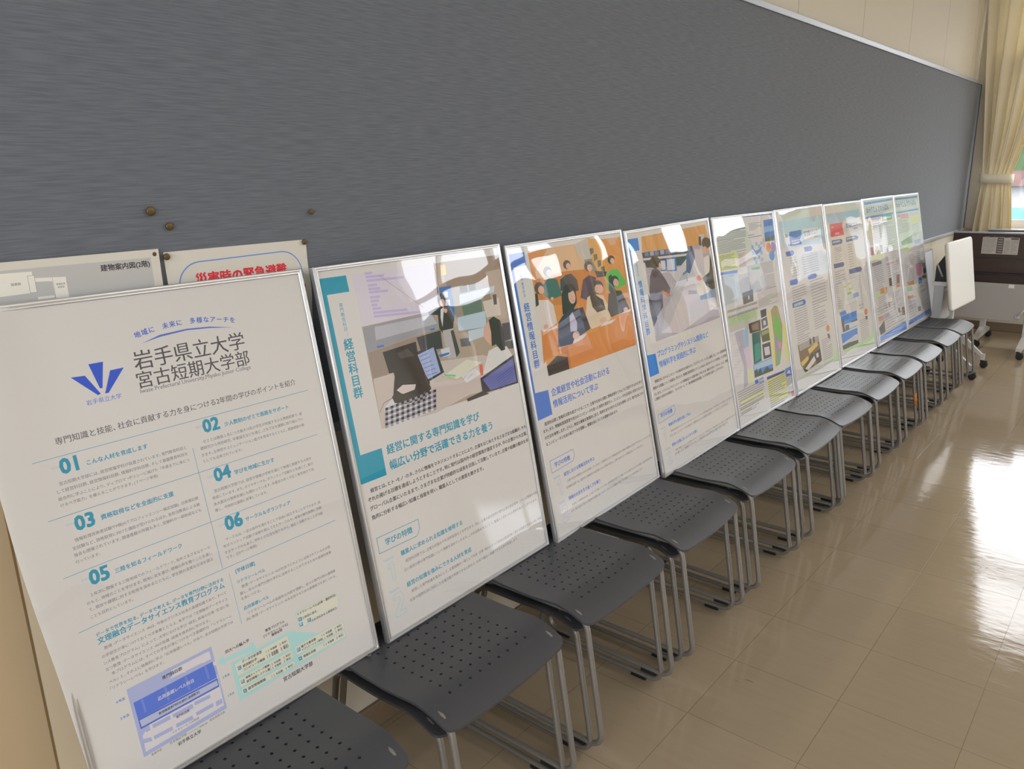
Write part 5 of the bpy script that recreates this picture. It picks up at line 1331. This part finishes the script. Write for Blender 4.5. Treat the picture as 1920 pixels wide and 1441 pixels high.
# ------------------------------------------------------------------ printing: flat artwork laid out in millimetres, u to the right, v down
class Print:
    def __init__(s, W, H, gain=1.0, off=0.): s.items = []; s.W, s.H, s.gain = W, H, gain; s.texts = []
    def _c(s, h):
        c = lin(h); q = [x*s.gain*k for x, k in zip(c, (1.46, 1.50, 1.56))]; m_ = max(1, max(q)/.84); return tuple(x/m_ for x in q)
    def poly(s, c, pts, clip=True):
        P = [(min(max(pts[i], 5), s.W-5), min(max(pts[i+1], 5), s.H-5)) if clip else (pts[i], pts[i+1]) for i in range(0, len(pts), 2)]
        a = sum(p[0]*q[1]-q[0]*p[1] for p, q in zip(P, P[1:]+P[:1]))
        if abs(a) < .01: return
        if a > 0: P = P[::-1]
        s.items.append([c if isinstance(c, tuple) else s._c(c), [P], None])
    def line(s, c, w_, pts):
        P = [Vector((pts[i], pts[i+1])) for i in range(0, len(pts), 2)]
        Q = []
        for a, b in zip(P, P[1:]):
            m_ = max(1, int((b-a).length/35)); Q += [(a.lerp(b, k/m_), a.lerp(b, (k+1)/m_)) for k in range(m_)]
        for a, b in Q:
            d = (b-a)
            if d.length < 1e-3: continue
            d.normalize(); n_ = Vector((-d.y, d.x))*w_/2; e = d*w_*.45
            s.poly(c, [*(a-e+n_), *(b+e+n_), *(b+e-n_), *(a-e-n_)])
    def ell(s, c, x, y, rx, ry):
        s.poly(c, [k for i in range(20) for k in (x+rx*math.cos(2*PI*i/20), y+ry*math.sin(2*PI*i/20))])
    def text(s, c, txt, x, y, width=None, size=None, bold=0, rot=0, fit=True, center=False):
        cu_ = bpy.data.curves.new('t', 'FONT'); cu_.body = txt; cu_.size = 1; cu_.resolution_u = 2; 
        if len(txt) > 18:
            for i_, ch_ in enumerate(txt):
                if ch_ in '、。・': cu_.body_format[i_].kerning = -15
        o = bpy.data.objects.new('t', cu_); COL.objects.link(o)
        it = [s._c(c), None, (o, txt, x, y, width, size, rot, center, bold)]; s.items.append(it)
    def run(s, items):
        for it in items:
            k = it[0]
            if k == 'p': s.poly(it[1], it[2])
            elif k == 'r': s.line(it[1], it[2], it[3])
            elif k == 'e': s.ell(*it[1:])
            elif k == 't': s.text(it[1], it[6], it[2], it[3], width=it[4], bold=it[5])
            elif k == 'v':
                ch = it[6]; st = it[4]/len(ch)
                for i, q in enumerate(ch): s.text(it[1], q, it[2], it[3]+st*(i+.5), size=st*.98, bold=it[5], center=True)
            elif k == 'o': s.digit(it[1], it[6], it[2], it[3], it[4], it[5])
            elif k == 'arc':
                _, c, x0, y0, x1, y1, x2, y2, b, txt = it; n_ = len(txt)
                for i, q in enumerate(txt):
                    t = (i+.5)/n_; f = lambda t: ((1-t)*(1-2*t)*x0+4*t*(1-t)*x1+t*(2*t-1)*x2, (1-t)*(1-2*t)*y0+4*t*(1-t)*y1+t*(2*t-1)*y2)
                    a, b2 = f(t-.02), f(t+.02); p = f(t)
                    if q != ' ': s.text(c, q, p[0], p[1]-6, size=12.0, bold=1, rot=-math.atan2(b2[1]-a[1], b2[0]-a[0]), center=True)
            elif k == 'l':
                _, c, x0, y0, x1, y1, n_, h = it; rnd = random.Random(int(x0*7+y0*13)); c = tuple(lerp(v_, .6, .22) for v_ in s._c(c))
                p = (y1-y0)/n_
                for i in range(n_):
                    x = x0; yy = y0+p*(i+.5); hh = p*h*.42
                    end = x1 if rnd.random() < .8 else lerp(x0, x1, rnd.uniform(.4, .9))
                    while x < end-1:
                        L = min(rnd.uniform(2, 9)*max(1, hh*.35), end-x); s.poly(c, [x, yy-hh, x+L, yy-hh, x+L, yy+hh, x, yy+hh]); x += L+.9*max(.6, hh*.5)
    def digit(s, c, d, x, y, h, lw):
        if d == '1': P = [(.05, .22), (.3, 0), (.48, 0), (.48, 1), (.27, 1), (.27, .22), (.12, .34)]
        else: P = [(.02, .2), (.12, .05), (.3, 0), (.5, .06), (.6, .25), (.55, .45), (.3, .82), (.6, .82), (.6, 1), (0, 1), (0, .85), (.35, .42), (.4, .27), (.3, .18), (.16, .2), (.1, .3)]
        q = [k for a, b in P+P[:1] for k in (x+a*h, y-h+b*h)]; s.line(c, lw*.8, q)
    def mesh(s, name, paper, grid=None, bend=None, step=3e-5):
        dg = bpy.context.evaluated_depsgraph_get()
        V, F, C = [], [], []
        W, H = s.W, s.H; nx, ny = grid or (1, 1)
        for j in range(ny+1):
            for i in range(nx+1): V.append((W*i/nx, H*j/ny, 0))
        for j in range(ny):
            for i in range(nx):
                a = j*(nx+1)+i; F.append((a+nx+1, a+nx+2, a+1, a)); C.append(paper)
        placed = []
        for c, polys, tx in s.items:
            if tx:
                o, txt, x, y, width, size, rot, cen, bold = tx
                me = bpy.data.meshes.new_from_object(o.evaluated_get(dg)); vs = [v.co.copy() for v in me.vertices]; fs = [tuple(p.vertices) for p in me.polygons]
                if not vs: continue
                x0 = min(v.x for v in vs); x1 = max(v.x for v in vs); y0 = min(v.y for v in vs); y1 = max(v.y for v in vs)
                if cen:
                    k = size; ca, sa = math.cos(rot), math.sin(rot)
                    pts = [((v.x-(.5 if len(txt) == 1 and ord(txt) > 0x2fff else (x0+x1)/2))*k, (v.y-.38)*k) for v in vs]
                    pts = [(x+a*ca-b*sa, y-(a*sa+b*ca)) for a, b in pts]
                else:
                    k = width/(x1-x0); pts = [(x+(v.x-x0)*k, y-(v.y+.07)*k) for v in vs]
                bpy.data.meshes.remove(me)
                # heavier weights: the outline laid over itself with small shifts
                sh_ = {0: ((-.007, 0), (.007, 0)), 1: ((-.024, -.014), (.024, -.014), (-.024, .018), (.024, .018), (0, 0)), 2: ((-.036, -.03), (.036, -.03), (-.036, .03), (.036, .03), (0, .03), (0, -.03))}[bold]
                n1 = len(pts); base = pts; pts = []; fs0 = fs; fs = []
                for q_, (dx, dy) in enumerate(sh_):
                    pts += [(a+dx*k, b+dy*k) for a, b in base]; fs += [tuple(i+q_*n1 for i in f) for f in fs0]
            else:
                pts = list(polys[0]); fs = [tuple(range(len(pts)))]
            if not tx: base = pts
            bb = (min(p[0] for p in pts), max(p[0] for p in pts), min(p[1] for p in pts), max(p[1] for p in pts))
            lev = 1 + max([l for b, l in placed if b[0] < bb[1] and b[1] > bb[0] and b[2] < bb[3] and b[3] > bb[2]], default=0)
            placed.append((bb, lev)); n0 = len(V)
            V += [(a, b, lev*step + (step*.3*(q_//len(base)) if tx else 0)) for q_, (a, b) in enumerate(pts)]; F += [tuple(n0+i for i in f) for f in fs]; C += [c]*len(fs)
        for it in s.items:
            if it[2]:
                o = it[2][0]; cu_ = o.data; bpy.data.objects.remove(o); bpy.data.curves.remove(cu_)
        X = []
        for a, b, z in V:
            if bend: a, b, z = bend(a, b, z)
            X.append(((a-W/2)*.001, (H-b)*.001, z))
        me = bpy.data.meshes.new(name); me.from_pydata(X, [], F)
        at = me.attributes.new('ink', 'FLOAT_COLOR', 'CORNER'); buf = []
        for p, c in zip(me.polygons, C): buf += [c[0], c[1], c[2], 1.0]*p.loop_total
        at.data.foreach_set('color', buf); return me
PAPER = (.80, .775, .755)

# ------------------------------------------------------------------ framed posters
PW, PH = .610, .8587
def frame_mesh(w_=PW, h=PH):
    prof = [(0, -.016), (0, -.0022), (.0012, -.0005), (.0030, 0), (.0046, -.0006), (.0056, -.0024), (.0064, -.0026), (.0072, -.0014), (.0092, -.0012), (.0100, -.0020), (.0102, -.0045), (.0102, -.012), (.004, -.016)]
    bm = bmesh.new(); cs = []
    for sx_, sy_ in ((-1, 0), (1, 0), (1, 1), (-1, 1)):
        cs.append([bm.verts.new((sx_*(w_/2-d), (d if sy_ == 0 else h-d), z)) for d, z in prof])
    n_ = len(prof)
    for i in range(4):
        A, B = cs[i], cs[(i+1) % 4]
        for k in range(n_): bm.faces.new((A[k], A[(k+1) % n_], B[(k+1) % n_], B[k]))
    bmesh.ops.recalc_face_normals(bm, faces=bm.faces[:])
    me = bpy.data.meshes.new('frame'); bm.to_mesh(me); bm.free()
    for p in me.polygons: p.use_smooth = True
    me.set_sharp_from_angle(angle=.7); return me
FRM = frame_mesh(); RING = None
def cover_mesh(seed, bend=None, amp=.0009):
    nx, ny = 40, 56; bm = bmesh.new(); g = []
    for j in range(ny+1):
        r = []
        for i in range(nx+1):
            a, b = PW*1000*i/nx, PH*1000*j/ny
            u, v = a/1000, b/1000; e = min(1, min(u, PW-u)/.06, min(v, PH-v)/.06)
            z = -.0021 + e*(amp*noise.noise((u*3.2+seed*7, v*4.6, seed)) + .45*amp*noise.noise((u*8+seed*3, v*9, seed+5)))
            if bend: a, b, z = bend(a, b, z)
            aa = min(max(a/1000-PW/2, -PW/2+(.0095 if not bend else -.05)), PW/2-.0095)
            bb = min(max(PH-b/1000, .0095), PH-.0095)
            r.append(bm.verts.new((aa, bb, z)))
        g.append(r)
    for j in range(ny):
        for i in range(nx): bm.faces.new((g[j+1][i], g[j+1][i+1], g[j][i+1], g[j][i]))
    bm.normal_update()
    me = bpy.data.meshes.new('acrylic_cover'); bm.to_mesh(me); bm.free(); return me
def bulge(a, b, z):
    """first poster: paper and cover have sprung out over the left-hand rail, down to near its foot"""
    w_ = max(0, 1-a/110)
    if w_ <= 0: return a, b, z
    k = 1-ease(min(1, max(0, (b-560)/170))); w2 = max(0, 1-a/30)
    return a - 24*w2*ease(min(1, max(0, (830-b)/500))), b, z + .0088*w_*w_*k
FRAMES = [(.1979, .6673, .4068, .1941, .0134, -.0035), (.1937, 1.3024, .4055, .1823, .0085, .0033), (.1938, 1.9396, .4023, .1954, .0209, .0059), (.1983, 2.5661, .4037, .2015, -.0035, .0172), (.1947, 3.1866, .4041, .1970, .0043, -.0078), (.2017, 3.8029, .4060, .1962, -.0034, .0022), (.1965, 4.4481, .4018, .1950, -.0058, -.0018), (.2076, 5.0731, .4072, .2033, -.0061, .0013), (.2096, 5.7058, .4050, .2074, -.0015, -.0021)]
PL = ['framed white poster with blue fan logo and numbered points 01 to 06', 'framed poster with teal band and photo of a woman presenting beside a screen', 'framed poster with blue band and photo of smiling students at orange desks', 'framed poster with bright blue band and photo of a computer classroom', 'framed crowded newspaper-like poster with a map and nature photos', 'framed newsletter poster with dark blue heading flag and photo of a lecture hall', 'framed newsletter poster with red heading flag and two building photos', 'framed news sheet with blue bands, second from the far end of the row', 'framed news sheet with blue bands, last at the far end of the row']
def pose(q):
    x, y, z, a, g, h = q
    n_ = Vector((math.cos(a), 0, math.sin(a))); e1 = Vector((0, 1, 0)); e2 = Vector((-math.sin(a), 0, math.cos(a)))
    Z = Matrix.Rotation(g, 3, 'Z'); e1, e2, n_ = Z @ e1, Z @ e2, Z @ n_
    c, s = math.cos(h), math.sin(h); f1 = c*e1+s*e2; f2 = -s*e1+c*e2
    return Matrix(((f1.x, f2.x, n_.x, x), (f1.y, f2.y, n_.y, y), (f1.z, f2.z, n_.z, z), (0, 0, 0, 1)))
def ring_mesh():
    mb = MB()
    for cx, cy in ((-.283, .8625), (.283, .8625)):
        mb = mb
    mb.tube([(.004*math.cos(2*PI*k/14), .004*math.sin(2*PI*k/14), 0) for k in range(14)], .0013, True, 6)
    mb.box(-.004, .004, -.009, -.004, -.002, .002, .0008)
    return mb.mesh('hanging_ring')
RM = ring_mesh()
for i, q in enumerate(FRAMES):
    r = empty('framed_poster', mtx=pose(q)); tag(r, PL[i], 'poster', 'framed posters leaning along the wall')
    fo = link('frame', FRM if i == 0 else FRM, [] if FRM.materials else M['alu'], r)
    P = Print(PW*1000, PH*1000); P.run(PRINTS[i+1])
    b_ = bulge if i == 0 else None
    po = link('poster_sheet', P.mesh('poster_sheet', PAPER, (60, 40) if i == 0 else (1, 1), b_), M['print'], r); po.location = (0, 0, -.0046)
    co = link('acrylic_cover', cover_mesh(i+1.3, bulge if i == 0 else None), M['acrylic'], r, True)
    MB().box(-PW/2+.004, PW/2-.004, .004, PH-.004, -.0145, -.0055).build('backing_board', M['backing'], r)
    for k, (rx, ry) in enumerate(((-.286, PH+.0005), (.286, PH+.0005), (PW/2+.004, PH-.035), (PW/2-.035, -.0002))):
        if k == 3 and i not in (0, 3): continue
        if k < 2 and i == 0: continue
        if k == 2 and i != 0: continue
        h_ = link('hanging_ring', RM, [] if RM.materials else M['ring'], r); h_.location = (rx, ry, -.011)
        if k == 3: h_.rotation_euler = (PI/2, 0, 0); h_.location = (rx, .002, .003)
        if k == 2: h_.rotation_euler = (0, 0, -PI/2)
# blank framed panel leaning beyond the last poster
bp = empty('whiteboard', mtx=pose((.155, 6.40, .004, .165, -.0, 0))); tag(bp, 'pale blue-grey framed board leaning on the wall beyond the last poster', 'whiteboard')
fp = link('frame', frame_mesh(.594, .812), M['alu'], bp)
MB().box(-.289, .289, .008, .804, -.014, -.004).build('panel_sheet', M['greyblue'], bp)

# ------------------------------------------------------------------ notices pinned on the board
def at_board(y0, z0, x=.002):  # local x -> +y, local y -> +z
    return Matrix(((0, 0, 1, x), (1, 0, 0, y0), (0, 1, 0, z0), (0, 0, 0, 1)))
def notice(name, y0, y1, z0, z1, label, draw, curl, xoff=.0008):
    W, H = (y1-y0)*1000, (z1-z0)*1000
    P = Print(W, H); T = lambda y: (y-y0)*1000; S = lambda z: (z1-z)*1000
    draw(P, T, S)
    def bend(a, b, z):
        d = sum(k*math.exp(-((a-ca*W)**2+(b-cb*H)**2)/35**2) for ca, cb, k in curl); return a, b, z + .0008 + d
    me = P.mesh(name, lin('e9e0cf') if False else (.70, .665, .59), (24, 24), bend, 2e-5)
    o = link(name, me, M['print']); o.matrix_world = at_board((y0+y1)/2, z0, xoff); tag(o, label, 'notice'); return o
def plan(P, T, S):
    P.poly('a3a09b', [T(.10), S(1.3015), T(.667), S(1.2988), T(.6675), S(1.16), T(.10), S(1.16)])
    P.poly('b09a7a', [T(-.04), S(1.14), T(.362), S(1.14), T(.362), S(.32), T(-.04), S(.32)])
    P.line('7c623f', 4, [T(.364), S(1.14), T(.364), S(.32)])
    P.poly('e2cfae', [T(.367), S(1.14), T(.672), S(1.14), T(.672), S(.32), T(.367), S(.32)])
    P.text('3a3638', '建物案内図(2階)', T(.5775), S(1.283), width=86, bold=1)
    W_ = 'c9c4b8'
    P.poly(W_, [T(.395), S(1.296), T(.4695), S(1.2945), T(.469), S(1.2603), T(.395), S(1.259)])
    P.poly(W_, [T(.462), S(1.288), T(.472), S(1.288), T(.472), S(1.2605), T(.462), S(1.2605)])
    P.poly(W_, [T(.47), S(1.2835), T(.519), S(1.2805), T(.5195), S(1.246), T(.4985), S(1.247), T(.4975), S(1.2755), T(.47), S(1.2775)])
    P.poly(W_, [T(.4715), S(1.2525), T(.497), S(1.2522), T(.497), S(1.248), T(.4715), S(1.248)])
    P.line('6a6664', .5, [T(.462), S(1.288), T(.472), S(1.288), T(.472), S(1.2605), T(.462), S(1.2605), T(.462), S(1.288)])
    P.line('6a6664', .4, [T(.4985), S(1.2815), T(.4985), S(1.2475)])
    P.text('5a5658', '図書館', T(.4365), S(1.2745), width=14)
    P.text('5a5658', '情報処理', T(.5025), S(1.268), width=14); P.text('5a5658', '演習室', T(.504), S(1.263), width=11)
def evac(P, T, S):
    pts = []
    def arc(cy, cz, r, a0, a1):
        for k in range(9):
            a = math.radians(lerp(a0, a1, k/8)); pts.extend([T(cy+r*math.cos(a)), S(cz+r*math.sin(a))])
    arc(.945, 1.2385, .046, 0, 90); arc(.762, 1.2355, .046, 90, 180)
    pts = [T(.991), S(.92)] + pts + [T(.716), S(.92)]
    P.line('4a74b8', 1.9, pts)
    P.text('c03038', '災害時の緊急避難', T(.7505), S(1.2365), width=203, bold=2)
notice('floor_plan_notice', -.045, .683, .283, 1.313, 'cream floor plan notice with grey map, pinned above the first poster', plan, [(1, 1, .0)], .0075)
notice('evacuation_notice', .6945, 1.008, .885, 1.305, 'cream evacuation notice with red heading in blue outline, pinned on the board', evac, [(0, 0, .0), (1, .25, .006), (0, .2, .004)])
def pin(y, z, r, label):
    o = MB().lathe([(.0012, -.006), (.0012, .0015), (r*.75, .0015), (r, .0025), (r, .0045), (r*.85, .0056), (r*.3, .006)], 20, (1, 0, 0), (.0025, 0, 0)).build('thumbtack', M['brass'], None, True)
    o.location = (0, y, z); tag(o, label, 'thumbtack', 'brass thumbtacks in the board')
pin(.680, 1.380, .0082, 'brass thumbtack alone in the fabric, highest on the board')
pin(.711, 1.351, .0072, 'brass thumbtack alone in the fabric, just below the highest one')
pin(1.026, 1.362, .0058, 'brass thumbtack alone in the fabric above the second poster')
pin(.675, 1.304, .0068, 'brass thumbtack holding the upper right corner of the floor plan')
pin(.698, 1.297, .0062, 'brass thumbtack holding the upper left corner of the evacuation notice')
pin(1.001, 1.300, .0058, 'brass thumbtack holding the upper right corner of the evacuation notice')

# ------------------------------------------------------------------ folding tables on casters
def caster(parent, x, y):
    c = MB().box(x-.012, x+.012, y-.014, y+.014, .045, .062, .002).box(x-.008, x+.030, y-.017, y-.014, .018, .05).box(x-.008, x+.030, y+.014, y+.017, .018, .05).build('caster', M['black'], parent)
    MB().lathe([(.012, -.013), (.024, -.012), (.0255, -.009), (.0255, .009), (.024, .012), (.012, .013)], 20, (0, 1, 0), (x+.012, y, .0255)).build('wheel', M['rubber'], c, True)
def white_table():
    r = empty('folding_table', (.25, 6.16, 0)); tag(r, 'small folding table with white top tipped upright, on casters past the stools', 'table')
    # local: x to the room, y along the wall
    T = Matrix.Translation((.085, -.05, .70)) @ Matrix.Rotation(math.radians(-2.9), 4, 'Z') @ Matrix.Rotation(math.radians(-9.3), 4, 'Y')
    o = MB()
    pr = []
    for cy, cz, a0 in ((.295-.014, .218-.014, 0), (-.295+.014, .218-.014, 90), (-.295+.014, -.218+.014, 180), (.295-.014, -.218+.014, 270)):
        for k in range(6):
            a = math.radians(a0+18*k); pr.append((cy+.014*math.cos(a), cz+.014*math.sin(a)))
    o.prism(pr, -.012, .012, 0); top = o.build('tabletop', M['white'], r, angle=.6); top.matrix_local = T
    e = MB()
    e.tube([(0, a, b) for a, b in pr], .0125, True, 8); eo = e.build('edging', M['edge'], top, True); eo.scale = (.9, 1, 1)
    for y in (-.21, .20):
        MB().box(-.03, .030, y-.02, y+.02, .22, .645, .004).build('leg', M['lightsteel'], r)
        MB().prism([(-.035, .64), (.035, .64), (.06, .86), (.03, .865), (-.035, .76)], y-.012, y+.012, 1).build('bracket', M['black'], r)
        MB().tube([(-.028, y-.022, .775), (.012, y-.022, .69)], .006).build('lever', M['lightsteel'], r, True)
        MB().box(-.045, .045, y-.025, y+.025, .625, .655, .004).build('collar', M['white'], r)
        f = MB().prism([(-.03, .30), (.03, .30), (.245, .10), (.262, .10), (.262, .058), (.238, .058), (.238, .085), (.0, .235), (-.022, .085), (-.022, .058), (-.048, .058), (-.048, .11)], y-.015, y+.015, 1).build('foot', M['lightsteel'], r)
        caster(r, .25, y); caster(r, -.035, y)
    MB().box(-.006, .008, -.19, .18, .36, .57, .003).build('modesty_panel', M['lightsteel'], r)
    MB().tube([(0, -.21, .60), (0, .20, .60)], .012).build('crossbeam', M['lightsteel'], r, True)
white_table()
def brown_table(x, y, label, with_label):
    r = empty('folding_table', (x, y, 0)); tag(r, label, 'table', 'dark brown folding tables by the window')
    top = MB().box(-.31, .31, -.012, .012, .47, .905, .004).build('tabletop', M['brown'], r)
    MB().box(-.312, .312, -.014, .014, .904, .918, .004).build('edging', M['alu_soft'], top)
    MB().box(-.30, .30, -.0145, -.011, .7195, .7245).build('groove', M['black'], top)
    MB().box(-.30, .30, -.05, -.011, .600, .612, .002).build('shelf', M['black'], r)
    if with_label:
        P = Print(242, 135, .85)
        P.poly('3a3634', [0, 0, 242, 0, 242, 9, 0, 9], False)
        for a in (12, 70, 110, 170): P.poly('c8c2b8', [a, 3, a+34, 3, a+34, 6, a, 6])
        P.poly('5a5450', [98, 12, 142, 12, 142, 132, 98, 132]); P.poly('5a5450', [188, 12, 236, 12, 236, 24, 188, 24])
        for x0, y0, x1, y1, n_ in ((6, 14, 92, 48, 5), (6, 56, 92, 88, 4), (6, 96, 92, 128, 5), (148, 30, 186, 128, 12), (192, 30, 236, 128, 12)): P.run([('l', '6a6460', x0, y0, x1, y1, n_, .5)])
        for k in range(6): P.poly('b8b0a8', [104, 24+k*18, 136, 24+k*18, 136, 28+k*18, 104, 28+k*18])
        for z in (51, 92): P.line('4a4644', 1.2, [4, z, 94, z])
        lo = link('instruction_label', P.mesh('instruction_label', (.55, .52, .48)), M['print'], top); lo.matrix_local = Matrix(((1, 0, 0, .016), (0, 0, -1, -.0125), (0, 1, 0, .752), (0, 0, 0, 1)))
        MB().box(.185, .245, -.0135, -.0115, .772, .792).build('sticker', M['edge'], top)
        MB().box(.115, .152, -.052, -.0495, .503, .530).build('sticker', M['white'], r)
    MB().box(-.30, .235, -.050, -.042, .250, .535, .003).build('modesty_panel', M['modesty'], r)
    MB().tube([(.195, -.056, .285), (.25, -.056, .36)], .006).build('stay_rod', M['lightsteel'], r, True)
    MB().box(.185, .215, -.060, -.050, .275, .295, .003).build('rod_bracket', M['lightsteel'], r)
    for sx_ in (-.26, .262):
        MB().box(sx_-.02, sx_+.02, -.03, .03, .12, .66, .004).build('leg', M['lightsteel'], r)
        MB().box(sx_-.03, sx_+.03, -.055, .045, .525, .56, .004).build('hinge_bracket', M['lightsteel'], r)
        MB().prism([(-.05, .13), (.05, .13), (.262, .085), (.262, .058), (.238, .058), (-.238, .058), (-.262, .058), (-.262, .085)], sx_-.017, sx_+.017, 0).build('foot', M['lightsteel'], r)
        for cy in (-.25, .25): caster(r, sx_, cy)
brown_table(.402, 7.02, 'dark brown folding table tipped upright with printed instruction label, under window', True)
brown_table(.585, 7.33, 'dark brown folding table tipped upright, nested behind the one with the label', False)
bpy.context.view_layer.update()
